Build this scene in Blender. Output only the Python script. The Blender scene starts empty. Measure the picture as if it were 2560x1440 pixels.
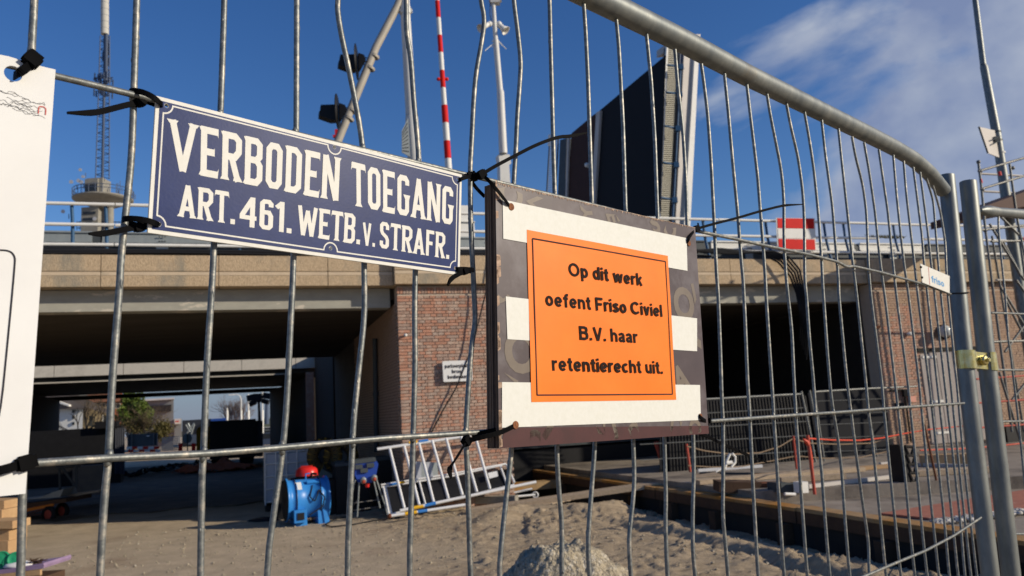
import bpy, math, random
import numpy as np
from mathutils import Vector
random.seed(7); rng = np.random.default_rng(7)
SC = bpy.context.scene
COL = SC.collection
R_ = math.radians

# ------------------------------------------------------------------ camera
FPX, CAMH = 1990.0, 1.6
PITCH = math.atan(313/1990); ROLL = math.atan(.058)
Fv = np.array([0, math.cos(PITCH), math.sin(PITCH)])
_U = np.array([0, -math.sin(PITCH), math.cos(PITCH)]); _R = np.array([1., 0, 0])
Rv = math.cos(ROLL)*_R - math.sin(ROLL)*_U
Uv = math.sin(ROLL)*_R + math.cos(ROLL)*_U
CAM = np.array([0, 0, CAMH])
cd = bpy.data.cameras.new('camera'); cam = bpy.data.objects.new('camera', cd); COL.objects.link(cam)
cd.sensor_width = 36; cd.lens = 36*FPX/2560; cd.clip_start = .02; cd.clip_end = 3000
cd.dof.use_dof = True; cd.dof.focus_distance = .98; cd.dof.aperture_fstop = 13.0
from mathutils import Matrix
m = Matrix(((Rv[0], Uv[0], -Fv[0], 0), (Rv[1], Uv[1], -Fv[1], 0), (Rv[2], Uv[2], -Fv[2], CAMH), (0, 0, 0, 1)))
cam.matrix_world = m
SC.camera = cam

# ------------------------------------------------------------------ sun and sky
SUN_EL = R_(21.5); SUNH = np.array([.971, -.238]); SUN_AZ = math.atan2(SUNH[0], SUNH[1])
sd = Vector((SUNH[0]*math.cos(SUN_EL), SUNH[1]*math.cos(SUN_EL), math.sin(SUN_EL)))
sl = bpy.data.lights.new('sun', 'SUN'); so = bpy.data.objects.new('sun', sl); COL.objects.link(so)
sl.energy = 4.35; sl.angle = R_(.53); sl.color = (1, .885, .72)
so.rotation_euler = sd.to_track_quat('Z', 'Y').to_euler(); so.location = (20, -10, 30)
W = bpy.data.worlds.new('World'); SC.world = W; W.use_nodes = True
nt = W.node_tree; nt.nodes.clear()
def wn(t, **k):
    n = nt.nodes.new(t)
    for a, b in k.items(): setattr(n, a, b)
    return n
def lk(a, b): nt.links.new(a, b)
sky = wn('ShaderNodeTexSky', sky_type='NISHITA'); sky.sun_disc = False; sky.sun_elevation = SUN_EL; sky.sun_rotation = SUN_AZ
sky.air_density = 1.0; sky.dust_density = .25; sky.ozone_density = 3.2; sky.altitude = 0
tc = wn('ShaderNodeTexCoord')
hs = wn('ShaderNodeHueSaturation'); hs.inputs['Hue'].default_value = .513; hs.inputs['Saturation'].default_value = 1.25; hs.inputs['Value'].default_value = 1.0
lk(sky.outputs[0], hs.inputs['Color'])
hz = wn('ShaderNodeSeparateXYZ'); lk(tc.outputs['Generated'], hz.inputs[0])
hr = wn('ShaderNodeMapRange'); hr.interpolation_type = 'SMOOTHSTEP'; hr.inputs[1].default_value = .0; hr.inputs[2].default_value = .22; hr.inputs[3].default_value = .85; hr.inputs[4].default_value = .0
lk(hz.outputs[2], hr.inputs[0])
hm = wn('ShaderNodeMix', data_type='RGBA'); lk(hr.outputs[0], hm.inputs['Factor']); lk(hs.outputs[0], hm.inputs['A']); hm.inputs['B'].default_value = (1.35, 1.75, 2.9, 1)
mp = wn('ShaderNodeMapping'); mp.inputs['Scale'].default_value = (1, 1, 1.35); mp.inputs['Location'].default_value = (.32, .1, .05)
lk(tc.outputs['Generated'], mp.inputs[0])
n1 = wn('ShaderNodeTexNoise'); n1.inputs['Scale'].default_value = 2.9; n1.inputs['Detail'].default_value = 9; n1.inputs['Roughness'].default_value = .52; n1.inputs['Distortion'].default_value = .25
lk(mp.outputs[0], n1.inputs['Vector'])
# more cloud towards the east (right of the view), clear in the west
sx = wn('ShaderNodeSeparateXYZ'); lk(tc.outputs['Generated'], sx.inputs[0])
mr = wn('ShaderNodeMapRange'); mr.inputs[1].default_value = .02; mr.inputs[2].default_value = .55; mr.inputs[3].default_value = -.12; mr.inputs[4].default_value = .25
lk(sx.outputs[0], mr.inputs[0])
mz = wn('ShaderNodeMapRange'); mz.inputs[1].default_value = .36; mz.inputs[2].default_value = .56; mz.inputs[3].default_value = .0; mz.inputs[4].default_value = -.24
lk(sx.outputs[2], mz.inputs[0])
ad0 = wn('ShaderNodeMath', operation='ADD'); lk(mr.outputs[0], ad0.inputs[0]); lk(mz.outputs[0], ad0.inputs[1])
ad = wn('ShaderNodeMath', operation='ADD'); lk(n1.outputs[0], ad.inputs[0]); lk(ad0.outputs[0], ad.inputs[1])
cr = wn('ShaderNodeValToRGB'); cr.color_ramp.elements[0].position = .575; cr.color_ramp.elements[0].color = (0, 0, 0, 1)
cr.color_ramp.elements[1].position = .655; cr.color_ramp.elements[1].color = (1, 1, 1, 1)
lk(ad.outputs[0], cr.inputs[0])
n2 = wn('ShaderNodeTexNoise'); n2.inputs['Scale'].default_value = 7; n2.inputs['Detail'].default_value = 6; lk(mp.outputs[0], n2.inputs['Vector'])
cc = wn('ShaderNodeValToRGB'); cc.color_ramp.elements[0].position = .35; cc.color_ramp.elements[0].color = (1.9, 2.4, 3.9, 1)
cc.color_ramp.elements[1].position = .68; cc.color_ramp.elements[1].color = (4.4, 4.8, 5.5, 1)
lk(n2.outputs[0], cc.inputs[0])
mxa = wn('ShaderNodeMath', operation='MULTIPLY'); mxa.inputs[1].default_value = .9; lk(cr.outputs[0], mxa.inputs[0])
mx = wn('ShaderNodeMix', data_type='RGBA'); lk(mxa.outputs[0], mx.inputs['Factor']); lk(hm.outputs['Result'], mx.inputs['A']); lk(cc.outputs[0], mx.inputs['B'])
bg = wn('ShaderNodeBackground'); bg.inputs[1].default_value = .112; lk(mx.outputs['Result'], bg.inputs[0])
wo = wn('ShaderNodeOutputWorld'); lk(bg.outputs[0], wo.inputs[0])
SC.view_settings.view_transform = 'Standard'; SC.view_settings.look = 'None'; SC.view_settings.exposure = 0.0; SC.view_settings.gamma = 1
SC.view_settings.use_curve_mapping = False
SC.cycles.max_bounces = 6; SC.cycles.diffuse_bounces = 2

# ------------------------------------------------------------------ frames of reference
def ray(x, y): return Rv*(x-1280)/FPX + Uv*(720-y)/FPX + Fv
def hit(x, y, P, n):
    r = ray(x, y); return CAM + r*(np.dot(np.asarray(P)-CAM, n)/np.dot(r, n))
def g(x, y, z=0.0):
    r = ray(x, y); return CAM + r*(z-CAMH)/r[2]
O = np.array([-2.0565, 14.0458, 0.]); D = np.array([.94819, .317705, 0]); N = np.array([-.317705, .94819, 0]); Z = np.array([0, 0, 1.])
def B(s, n, z): return O + D*s + N*n + Z*z              # bridge frame: along, into, up
def P(x, y, n): return hit(x, y, O + N*n, N)            # a point of the vertical plane n metres behind the bridge face
def S(x, y, s): return hit(x, y, O + D*s, D)            # plane across the bridge
FP = np.array([.022, .976, CAMH]); FD = np.array([.71422, .69992, 0]); FN = np.array([-.69992, .71422, 0])
def fe(x, y, off=0.0): return hit(x, y, FP - FN*off, FN)   # fence plane, off = towards the street side
def FT(t, z, off=0.0): p = FP + FD*t - FN*off; return np.array([p[0], p[1], z])
def Y_(x, y, Yd): return hit(x, y, np.array([0, Yd, 0]), np.array([0, 1., 0]))

# ------------------------------------------------------------------ materials
def mat(name, c1, c2=None, sc=8, rough=.6, metal=0, bump=0, bsc=None, detail=6, pos=(.35, .65), c3=None, sc3=1.5, p3=(.5, .65), coat=0, stretch=None, spec=.3, emit=None, bd=.01):
    m = bpy.data.materials.new(name); m.use_nodes = True; t = m.node_tree; b = t.nodes['Principled BSDF']
    b.inputs['Roughness'].default_value = rough; b.inputs['Metallic'].default_value = metal
    b.inputs['Specular IOR Level'].default_value = spec
    b.inputs['Coat Weight'].default_value = coat; b.inputs['Coat Roughness'].default_value = .12
    b.inputs['Base Color'].default_value = (*c1, 1)
    tcn = t.nodes.new('ShaderNodeTexCoord'); vec = tcn.outputs['Object']
    if stretch:
        mm = t.nodes.new('ShaderNodeMapping'); mm.inputs['Scale'].default_value = stretch; t.links.new(vec, mm.inputs[0]); vec = mm.outputs[0]
    col = None
    if c2:
        n = t.nodes.new('ShaderNodeTexNoise'); n.inputs['Scale'].default_value = sc; n.inputs['Detail'].default_value = detail
        n.inputs['Roughness'].default_value = .62; t.links.new(vec, n.inputs['Vector'])
        r = t.nodes.new('ShaderNodeValToRGB'); r.color_ramp.elements[0].position = pos[0]; r.color_ramp.elements[1].position = pos[1]
        r.color_ramp.elements[0].color = (*c1, 1); r.color_ramp.elements[1].color = (*c2, 1)
        t.links.new(n.outputs[0], r.inputs[0]); col = r.outputs[0]
    if c3:
        n = t.nodes.new('ShaderNodeTexNoise'); n.inputs['Scale'].default_value = sc3; n.inputs['Detail'].default_value = 7
        n.inputs['Roughness'].default_value = .68; t.links.new(vec, n.inputs['Vector'])
        r = t.nodes.new('ShaderNodeValToRGB'); r.color_ramp.elements[0].position = p3[0]; r.color_ramp.elements[1].position = p3[1]
        t.links.new(n.outputs[0], r.inputs[0])
        mxx = t.nodes.new('ShaderNodeMix'); mxx.data_type = 'RGBA'; t.links.new(r.outputs[0], mxx.inputs['Factor'])
        if col: t.links.new(col, mxx.inputs['A'])
        else: mxx.inputs['A'].default_value = (*c1, 1)
        mxx.inputs['B'].default_value = (*c3, 1); col = mxx.outputs['Result']
    if col: t.links.new(col, b.inputs['Base Color'])
    if bump:
        n = t.nodes.new('ShaderNodeTexNoise'); n.inputs['Scale'].default_value = bsc or sc*3; n.inputs['Detail'].default_value = 5
        t.links.new(vec, n.inputs['Vector'])
        bp = t.nodes.new('ShaderNodeBump'); bp.inputs['Strength'].default_value = min(1, bump); bp.inputs['Distance'].default_value = bd*max(1, bump)
        t.links.new(n.outputs[0], bp.inputs['Height']); t.links.new(bp.outputs[0], b.inputs['Normal'])
    if emit:
        b.inputs['Emission Color'].default_value = (*emit[:3], 1); b.inputs['Emission Strength'].default_value = emit[3]
    return m
M = {}
M['galv'] = mat('galvanised wire', (.13, .14, .138), (.25, .26, .245), 180, .5, .55, .35, 500, c3=(.40, .37, .31), sc3=75, p3=(.52, .66), bd=.0004)
M['galv_tube'] = mat('galvanised tube', (.15, .165, .165), (.25, .26, .24), 28, .48, .5, .25, 160, c3=(.20, .16, .10), sc3=9, p3=(.62, .85), stretch=(1, 1, .35), bd=.0005)
M['brass'] = mat('yellow zinc', (.62, .52, .18), (.75, .70, .40), 60, .25, .9)
M['blackpl'] = mat('black nylon', (.0025, .0025, .003), (.004, .004, .0045), 40, .6, spec=.03)
M['enamel'] = mat('blue enamel', (.016, .030, .110), (.020, .036, .128), 60, .36, bump=.5, bsc=420, c3=(.026, .043, .14), sc3=25, p3=(.55, .9), spec=.07, bd=.00010)
M['towerc2'] = mat('mast sleeve', (.50, .48, .42), rough=.8)
M['white_en'] = mat('white enamel', (.73, .72, .66), (.68, .67, .60), 120, .5, bump=.3, bsc=320, c3=(.52, .47, .39), sc3=240, p3=(.68, .76), spec=.15, bd=.00010)
M['white_board'] = mat('white board', (.75, .755, .735), (.70, .70, .68), 9, .5, bump=.3, bsc=60, c3=(.30, .26, .22), sc3=150, p3=(.735, .76), spec=.2, bd=.0003)
M['ply_edge'] = mat('plywood edge', (.17, .115, .075), (.28, .20, .14), 60, .8, bump=.5, bsc=300, stretch=(1, 1, .12), bd=.0008)
M['ply_glue'] = mat('glue line', (.055, .035, .028), (.10, .07, .05), 60, .8)
M['film'] = mat('phenolic film', (.060, .042, .045), (.085, .062, .064), 14, .42, bump=.3, bsc=50, c3=(.17, .155, .16), sc3=7, p3=(.48, .72), spec=.4, bd=.0003)
M['film_print'] = mat('pale film print', (.165, .135, .105), (.20, .165, .13), 40, .4)
M['film_edge'] = mat('maroon film edge', (.075, .022, .022), (.055, .018, .018), 30, .5)
M['raw_edge'] = mat('splintered wood', (.50, .36, .26), (.30, .20, .14), 120, .8, bump=.5, bsc=300, bd=.0002)
M['tape'] = mat('white tape', (.74, .74, .68), (.70, .70, .63), 160, .55, bump=.5, bsc=300, spec=.2, c3=(.60, .59, .52), sc3=26, p3=(.62, .8), bd=.00018)
M['orange'] = mat('orange paper', (.93, .215, .016), (.90, .19, .012), 14, .45, bump=.5, bsc=14, spec=.25, bd=.0006)
M['ink'] = mat('black ink', (.018, .010, .008), rough=.7, spec=.1)
M['ink_line'] = mat('dark print', (.03, .03, .038), rough=.7, spec=.1)
M['redpen'] = mat('red pen', (.55, .10, .08), rough=.6)
M['rusty'] = mat('drilled wood', (.30, .12, .05), (.15, .06, .03), 300, .9)
M['fr_blue'] = mat('blue print', (.06, .30, .62), rough=.5)
def concrete(name, a, b, dark, sc=1.2, **k):
    return mat(name, a, b, 14, .9, bump=.5, bsc=60, c3=dark, sc3=sc, p3=(.52, .72), **k)
M['conc'] = concrete('concrete', (.26, .24, .20), (.33, .31, .26), (.19, .17, .14))
M['beamc'] = mat('painted beam', (.33, .32, .27), (.38, .37, .31), 4, .8, bump=.25, bsc=40, c3=(.55, .50, .41), sc3=1.6, p3=(.57, .60), stretch=(1, 1, 3))
M['rearp'] = concrete('rear panel', (.46, .43, .37), (.52, .48, .41), (.38, .35, .3))
M['floor_shade'] = mat('painted floor shade', (.10, .078, .055), (.15, .118, .084), 2, .85, bump=.5, bsc=60, c3=(.21, .165, .115), sc3=1.2, p3=(.5, .7))  # darker than the sand, so the colour carries the shade under the decks
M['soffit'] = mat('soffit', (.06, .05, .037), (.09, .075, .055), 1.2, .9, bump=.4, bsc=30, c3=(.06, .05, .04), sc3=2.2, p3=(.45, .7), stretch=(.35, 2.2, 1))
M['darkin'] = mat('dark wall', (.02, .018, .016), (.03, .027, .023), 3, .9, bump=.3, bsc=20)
M['rib'] = mat('ribbed aggregate', (.38, .28, .175), (.58, .445, .285), 55, .95, bump=1.0, bsc=75, c3=(.27, .245, .19), sc3=1.3, p3=(.50, .66), stretch=(1, 1, .45))
M['band'] = mat('smooth band', (.60, .48, .33), (.54, .43, .30), 6, .85, bump=.2, bsc=60, c3=(.36, .31, .22), sc3=3, p3=(.6, .75))
M['mortar'] = mat('mortar', (.56, .47, .37), (.48, .40, .31), 30, .95, bump=.4, bsc=150)
bricks_c = [((.44, .225, .15), (.37, .20, .135)), ((.50, .25, .165), (.43, .22, .145)), ((.37, .245, .185), (.31, .20, .15)), ((.48, .33, .245), (.42, .28, .21)), ((.33, .23, .18), (.38, .27, .215))]
BR = [mat('brick tone %d' % i, a, b, 30, .9, bump=.5, bsc=120, c3=(.56, .46, .37), sc3=7, p3=(.50, .78)) for i, (a, b) in enumerate(bricks_c)]
BRB = [mat('brown brick tone %d' % i, a, b, 30, .9, bump=.5, bsc=120) for i, (a, b) in enumerate([((.42, .285, .195), (.37, .245, .17)), ((.46, .32, .215), (.41, .275, .19)), ((.37, .255, .18), (.42, .29, .21))])]
M['sand'] = None
M['white_p'] = mat('white paint', (.80, .79, .73), (.74, .73, .67), 5, .6, spec=.15, c3=(.5, .48, .42), sc3=3, p3=(.62, .8))
M['mast'] = mat('white mast paint', (.66, .66, .62), (.60, .60, .56), 3, .45)
M['cream'] = mat('cream paint', (.42, .38, .31), (.36, .33, .27), 4, .5)
M['red'] = mat('red paint', (.66, .018, .014), (.60, .015, .012), 6, .6, spec=.12)
M['blue_post'] = mat('blue steel', (.02, .075, .16), (.03, .10, .20), 12, .5)
M['grey_box'] = mat('grey steel', (.27, .30, .30), (.32, .35, .34), 10, .5, .3, stretch=(1, 1, .2))
M['black'] = mat('black', (.006, .006, .007), (.009, .009, .01), 5, .55)
M['blackm'] = mat('black matt', (.010, .011, .014), rough=.85)
M['darkbrown'] = mat('dark brown', (.055, .022, .015), (.045, .018, .012), 3, .8)
M['leafwhite'] = mat('girder paint', (.55, .51, .46), (.50, .46, .41), 2, .55)
M['slatc'] = mat('walkway slat', (.42, .40, .32), rough=.6)
M['towerc'] = mat('tower concrete', (.24, .225, .19), (.29, .275, .23), 1, .8)
M['steelb'] = mat('blue grey steel', (.06, .085, .14), rough=.6)
M['dish'] = mat('dish', (.5, .5, .5), rough=.5)
M['glass'] = mat('dark glass', (.03, .035, .04), rough=.15)
M['alu'] = mat('aluminium', (.78, .78, .76), (.70, .70, .69), 20, .5, .12)
M['yel'] = mat('yellow', (.80, .45, .02), rough=.5)
M['bluet'] = mat('blue tape', (.04, .20, .55), rough=.5)
M['fanblue'] = mat('fan blue', (.03, .20, .55), (.035, .23, .60), 4, .35, bump=.1, bsc=8, c3=(.02, .12, .33), sc3=5, p3=(.6, .85))
M['royal'] = mat('royal blue', (.02, .06, .32), rough=.4)
M['redpl'] = mat('red plastic', (.70, .03, .025), rough=.3)
M['ibc'] = mat('milky plastic', (.42, .44, .48), (.36, .38, .42), 3, .4)
M['duct'] = mat('yellow duct', (.28, .17, .02), (.20, .12, .015), 6, .6, bump=.3, bsc=30)
M['plank'] = mat('plank', (.52, .40, .27), (.42, .32, .21), 9, .85, bump=.4, bsc=60, c3=(.15, .11, .07), sc3=4, p3=(.6, .8), stretch=(3, .5, 3))
M['timber'] = mat('stained timber', (.42, .28, .13), (.30, .20, .11), 6, .8, bump=.4, bsc=50, c3=(.38, .17, .03), sc3=1.2, p3=(.42, .62))
M['timber_dk'] = mat('timber face', (.10, .055, .03), (.07, .04, .025), 6, .85, bump=.4, bsc=50)
M['rust'] = mat('rust', (.20, .07, .03), (.12, .045, .02), 20, .8)
M['orange_st'] = mat('orange steel', (.75, .22, .02), (.60, .17, .02), 8, .5)
M['cardboard'] = mat('raw wood', (.50, .33, .17), (.42, .26, .13), 6, .8, bump=.3, bsc=40)
M['green'] = mat('green plastic', (.02, .30, .14), (.02, .24, .11), 5, .45)
M['lilac'] = mat('lilac board', (.30, .21, .33), (.24, .17, .27), 8, .7)
M['cloth'] = mat('white cloth', (.70, .68, .64), rough=.8)
M['pink'] = mat('red paving', (.42, .16, .10), (.34, .13, .085), 8, .9, bump=.3, bsc=30, c3=(.55, .35, .26), sc3=2.5, p3=(.58, .7))
M['rubble'] = mat('rubble', (.60, .58, .54), (.45, .42, .38), 20, .9, bump=.5, bsc=30)
M['slab'] = mat('slab', (.24, .20, .155), (.33, .28, .22), 3, .9, bump=.4, bsc=40, c3=(.12, .10, .08), sc3=.9, p3=(.5, .65))
M['doorw'] = mat('weathered boards', (.33, .29, .27), (.40, .36, .33), 5, .8, bump=.3, bsc=50, stretch=(5, 5, .4))
M['lampg'] = mat('lamp globe', (.55, .58, .56), rough=.2)
M['pinkbox'] = mat('salmon box', (.65, .30, .22), rough=.5)
M['rope'] = mat('rope', (.34, .24, .15), rough=.9)
M['redrope'] = mat('red tape', (.62, .07, .03), rough=.5)
M['redpost'] = mat('red post', (.50, .08, .05), (.40, .07, .04), 20, .6)
M['scaff'] = mat('scaffold steel', (.12, .13, .13), (.20, .19, .17), 12, .5, .6)
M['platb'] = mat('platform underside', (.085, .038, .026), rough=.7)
M['mound'] = mat('heaped aggregate', (.50, .43, .30), (.30, .25, .175), 38, .95, bump=1.0, bsc=55, c3=(.66, .60, .48), sc3=24, p3=(.52, .66), bd=.03)
M['leaf1'] = mat('evergreen', (.05, .085, .012), (.11, .15, .022), 3, .7)
M['leaf2'] = mat('olive scrub', (.085, .075, .022), (.12, .10, .03), 3, .7)
M['twig'] = mat('twig', (.13, .095, .055), (.09, .065, .04), 5, .8)
M['twigfar'] = mat('far twig', (.17, .13, .11), rough=.8)
M['housebrick'] = mat('house brick', (.36, .15, .09), (.30, .12, .08), 8, .9)
M['housecream'] = mat('house render', (.55, .45, .28), (.5, .4, .25), 4, .8)
M['roof'] = mat('roof tiles', (.14, .12, .11), (.18, .15, .13), 6, .8)
M['rooforange'] = mat('orange tiles', (.42, .18, .10), (.36, .15, .09), 6, .8)
M['greyfac'] = mat('grey cladding', (.25, .26, .26), (.28, .29, .28), 1, .7)
M['awn'] = mat('blue canopy', (.02, .08, .36), rough=.5)
M['shed'] = mat('dark shed', (.03, .035, .05), rough=.6)
M['machine'] = mat('machine yellow', (.65, .33, .02), rough=.45)
M['contgrey'] = mat('grey container', (.045, .055, .06), (.06, .07, .075), 3, .6)
M['tarp'] = mat('orange tarp', (.40, .09, .03), (.30, .07, .025), 5, .6, bump=.5, bsc=10)
M['foil'] = mat('black foil', (.012, .014, .02), (.02, .022, .03), 4, .25, bump=.8, bsc=6)
M['gas'] = mat('gas bottle', (.12, .12, .12), (.16, .15, .14), 6, .6)
M['tyre'] = mat('tyre', (.018, .017, .016), rough=.9)
M['hill'] = mat('far ground', (.10, .11, .07), (.13, .12, .08), .05, .95)
M['salmon'] = mat('white sign', (.75, .75, .72), rough=.4)
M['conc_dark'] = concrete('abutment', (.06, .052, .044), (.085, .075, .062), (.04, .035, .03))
# sand and hard-packed yard
def sandmat():
    m = bpy.data.materials.new('packed sand'); m.use_nodes = True; t = m.node_tree; b = t.nodes['Principled BSDF']
    b.inputs['Roughness'].default_value = .95; b.inputs['Specular IOR Level'].default_value = .15
    tc = t.nodes.new('ShaderNodeTexCoord')
    def noise(s, d=6, r=.6, st=None):
        n = t.nodes.new('ShaderNodeTexNoise'); n.inputs['Scale'].default_value = s; n.inputs['Detail'].default_value = d; n.inputs['Roughness'].default_value = r
        if st:
            mm = t.nodes.new('ShaderNodeMapping'); mm.inputs['Scale'].default_value = st; t.links.new(tc.outputs['Object'], mm.inputs[0]); t.links.new(mm.outputs[0], n.inputs['Vector'])
        else: t.links.new(tc.outputs['Object'], n.inputs['Vector'])
        return n.outputs[0]
    def ramp(f, a, pa, b2, pb):
        r = t.nodes.new('ShaderNodeValToRGB'); r.color_ramp.elements[0].position = pa; r.color_ramp.elements[0].color = (*a, 1)
        r.color_ramp.elements[1].position = pb; r.color_ramp.elements[1].color = (*b2, 1); t.links.new(f, r.inputs[0]); return r.outputs[0]
    def mix(f, a, b2, mode='MIX'):
        x = t.nodes.new('ShaderNodeMix'); x.data_type = 'RGBA'; x.blend_type = mode
        if isinstance(f, float): x.inputs['Factor'].default_value = f
        else: t.links.new(f, x.inputs['Factor'])
        t.links.new(a, x.inputs['A']); t.links.new(b2, x.inputs['B']); return x.outputs['Result']
    at = t.nodes.new('ShaderNodeAttribute'); at.attribute_name = 'sandy'
    road = ramp(noise(2.2, 8), (.43, .345, .235), .3, (.58, .465, .32), .7)
    sand = ramp(noise(3.2, 10, .7, (1, 3.2, 1)), (.31, .235, .15), .3, (.56, .44, .29), .68)
    c = mix(at.outputs['Fac'], road, sand)
    c = mix(ramp(noise(.8, 8), (0, 0, 0), .55, (.7, .7, .7), .72), c, ramp(noise(5), (.25, .175, .115), .3, (.33, .24, .16), .7))
    c = mix(ramp(noise(26, 4, .7), (0, 0, 0), .63, (1, 1, 1), .67), c, ramp(noise(60), (.10, .08, .06), .4, (.48, .42, .34), .6))
    t.links.new(c, b.inputs['Base Color'])
    bp = t.nodes.new('ShaderNodeBump'); bp.inputs['Strength'].default_value = .9; bp.inputs['Distance'].default_value = .035
    t.links.new(noise(18, 12, .8), bp.inputs['Height']); t.links.new(bp.outputs[0], b.inputs['Normal'])
    return m
M['sand'] = sandmat()

# ------------------------------------------------------------------ object helpers
LOC = {}
def V(a): return np.asarray(a, float)
def unit(a): a = V(a); return a/np.linalg.norm(a)
class G:
    def __init__(s): s.v = []; s.f = []; s.sm = []
    def add(s, vs, fs, sm=False):
        k = len(s.v); s.v += [tuple(map(float, p)) for p in vs]; s.f += [tuple(i+k for i in f) for f in fs]; s.sm += [sm]*len(fs); return s
    def box(s, c, h, ax=None):
        c = V(c); ax = ax or (V((1, 0, 0)), V((0, 1, 0)), V((0, 0, 1)))
        vs = [c + ax[0]*h[0]*i + ax[1]*h[1]*j + ax[2]*h[2]*k for i in (-1, 1) for j in (-1, 1) for k in (-1, 1)]
        return s.add(vs, [(0, 1, 3, 2), (4, 6, 7, 5), (0, 4, 5, 1), (2, 3, 7, 6), (0, 2, 6, 4), (1, 5, 7, 3)])
    def bb(s, s0, s1, n0, n1, z0, z1):
        return s.box(B((s0+s1)/2, (n0+n1)/2, (z0+z1)/2), (abs(s1-s0)/2, abs(n1-n0)/2, abs(z1-z0)/2), (D, N, Z))
    def wb(s, x0, x1, y0, y1, z0, z1):
        return s.box(((x0+x1)/2, (y0+y1)/2, (z0+z1)/2), (abs(x1-x0)/2, abs(y1-y0)/2, abs(z1-z0)/2))
    def prism(s, pts, ext):
        n = len(pts); pts = [V(p) for p in pts]; e = V(ext)
        return s.add(pts + [p+e for p in pts], [tuple(range(n))[::-1], tuple(range(n, 2*n))] + [(i, (i+1) % n, (i+1) % n+n, i+n) for i in range(n)])
    def tube(s, pts, r, seg=8, closed=False, flat=None, twist=None):
        pts = [V(p) for p in pts]; n = len(pts); rs = r if isinstance(r, (list, tuple)) else [r]*n
        vs = []; prev = None
        for i in range(n):
            if closed: t = pts[(i+1) % n]-pts[i-1]
            else: t = pts[min(i+1, n-1)]-pts[max(i-1, 0)]
            t = t/max(np.linalg.norm(t), 1e-9)
            if prev is None:
                a = V((0, 0, 1)) if abs(t[2]) < .9 else V((1, 0, 0))
                u = a - t*np.dot(a, t); u /= np.linalg.norm(u)
            else:
                u = prev - t*np.dot(prev, t); u /= max(np.linalg.norm(u), 1e-9)
            prev = u; w = np.cross(t, u)
            for k in range(seg):
                a = 2*math.pi*k/seg; vs.append(pts[i] + (u*math.cos(a)+w*math.sin(a))*rs[i])
        fs = []
        for i in range(n if closed else n-1):
            j = (i+1) % n
            for k in range(seg): fs.append((i*seg+k, i*seg+(k+1) % seg, j*seg+(k+1) % seg, j*seg+k))
        s.add(vs, fs, seg > 5)
        if not closed: s.add([vs[k] for k in range(seg)], [tuple(range(seg))[::-1]]); s.add(vs[-seg:], [tuple(range(seg))])
        return s
    def ribbon(s, pts, wd, w, t):
        # flat strap: wd = width direction, w half width, t half thickness
        pts = [V(p) for p in pts]; n = len(pts); vs = []
        for i in range(n):
            d = unit(pts[min(i+1, n-1)]-pts[max(i-1, 0)]); a = V(wd) - d*np.dot(wd, d); a = unit(a); b = np.cross(d, a)
            ww = w[i] if isinstance(w, (list, tuple)) else w
            vs += [pts[i]+a*ww+b*t, pts[i]-a*ww+b*t, pts[i]-a*ww-b*t, pts[i]+a*ww-b*t]
        fs = [(0, 1, 2, 3), (4*n-1, 4*n-2, 4*n-3, 4*n-4)]
        for i in range(n-1):
            for k in range(4): fs.append((4*i+k, 4*i+4+k, 4*i+4+(k+1) % 4, 4*i+(k+1) % 4))
        return s.add(vs, fs)
    def sph(s, c, r, seg=12, rings=8, ax=None, top=1.0, jit=0):
        c = V(c); r = V(r) if not np.isscalar(r) else V((r, r, r)); ax = ax or (V((1, 0, 0)), V((0, 1, 0)), V((0, 0, 1)))
        vs = []
        for i in range(rings+1):
            a = math.pi*i/rings
            for k in range(seg):
                b = 2*math.pi*k/seg; j = 1+jit*(random.random()-.5)
                vs.append(c + ax[0]*r[0]*math.sin(a)*math.cos(b)*j + ax[1]*r[1]*math.sin(a)*math.sin(b)*j + ax[2]*r[2]*math.cos(a)*j)
        fs = [(i*seg+k, (i+1)*seg+k, (i+1)*seg+(k+1) % seg, i*seg+(k+1) % seg) for i in range(rings) for k in range(seg)]
        return s.add(vs, fs, True)
    def lathe(s, c, prof, seg=20, ax=None, sm=True):
        c = V(c); ax = ax or (V((1, 0, 0)), V((0, 1, 0)), V((0, 0, 1))); vs = []
        for r, h in prof:
            for k in range(seg):
                b = 2*math.pi*k/seg; vs.append(c + ax[0]*r*math.cos(b) + ax[1]*r*math.sin(b) + ax[2]*h)
        n = len(prof)
        fs = [(i*seg+k, i*seg+(k+1) % seg, (i+1)*seg+(k+1) % seg, (i+1)*seg+k) for i in range(n-1) for k in range(seg)]
        s.add(vs, fs, sm)
        return s.add(vs[:seg], [tuple(range(seg))[::-1]]).add(vs[-seg:], [tuple(range(seg))])
def frame(axis):
    a = unit(axis); t = V((0, 0, 1)) if abs(a[2]) < .9 else V((1, 0, 0)); u = unit(np.cross(t, a)); return (u, np.cross(a, u), a)
def tag(o, label=None, cat=None, group=None, kind=None):
    if label: o['label'] = label
    if cat: o['category'] = cat
    if group: o['group'] = group
    if kind: o['kind'] = kind
    return o
def obj(name, gm, m, parent=None, label=None, cat=None, group=None, kind=None, origin=None):
    me = bpy.data.meshes.new(name); a = np.array(gm.v)
    if parent is not None: off = LOC[parent.name]
    else: off = V(origin) if origin is not None else np.array([(a[:, 0].min()+a[:, 0].max())/2, (a[:, 1].min()+a[:, 1].max())/2, a[:, 2].min()])
    me.from_pydata((a-off).tolist(), [], gm.f); me.polygons.foreach_set('use_smooth', gm.sm); me.materials.append(m); me.update()
    o = bpy.data.objects.new(name, me); COL.objects.link(o)
    if parent is not None: o.parent = parent; LOC[o.name] = off
    else: o.location = off; LOC[o.name] = off
    return tag(o, label, cat, group, kind)
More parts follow.
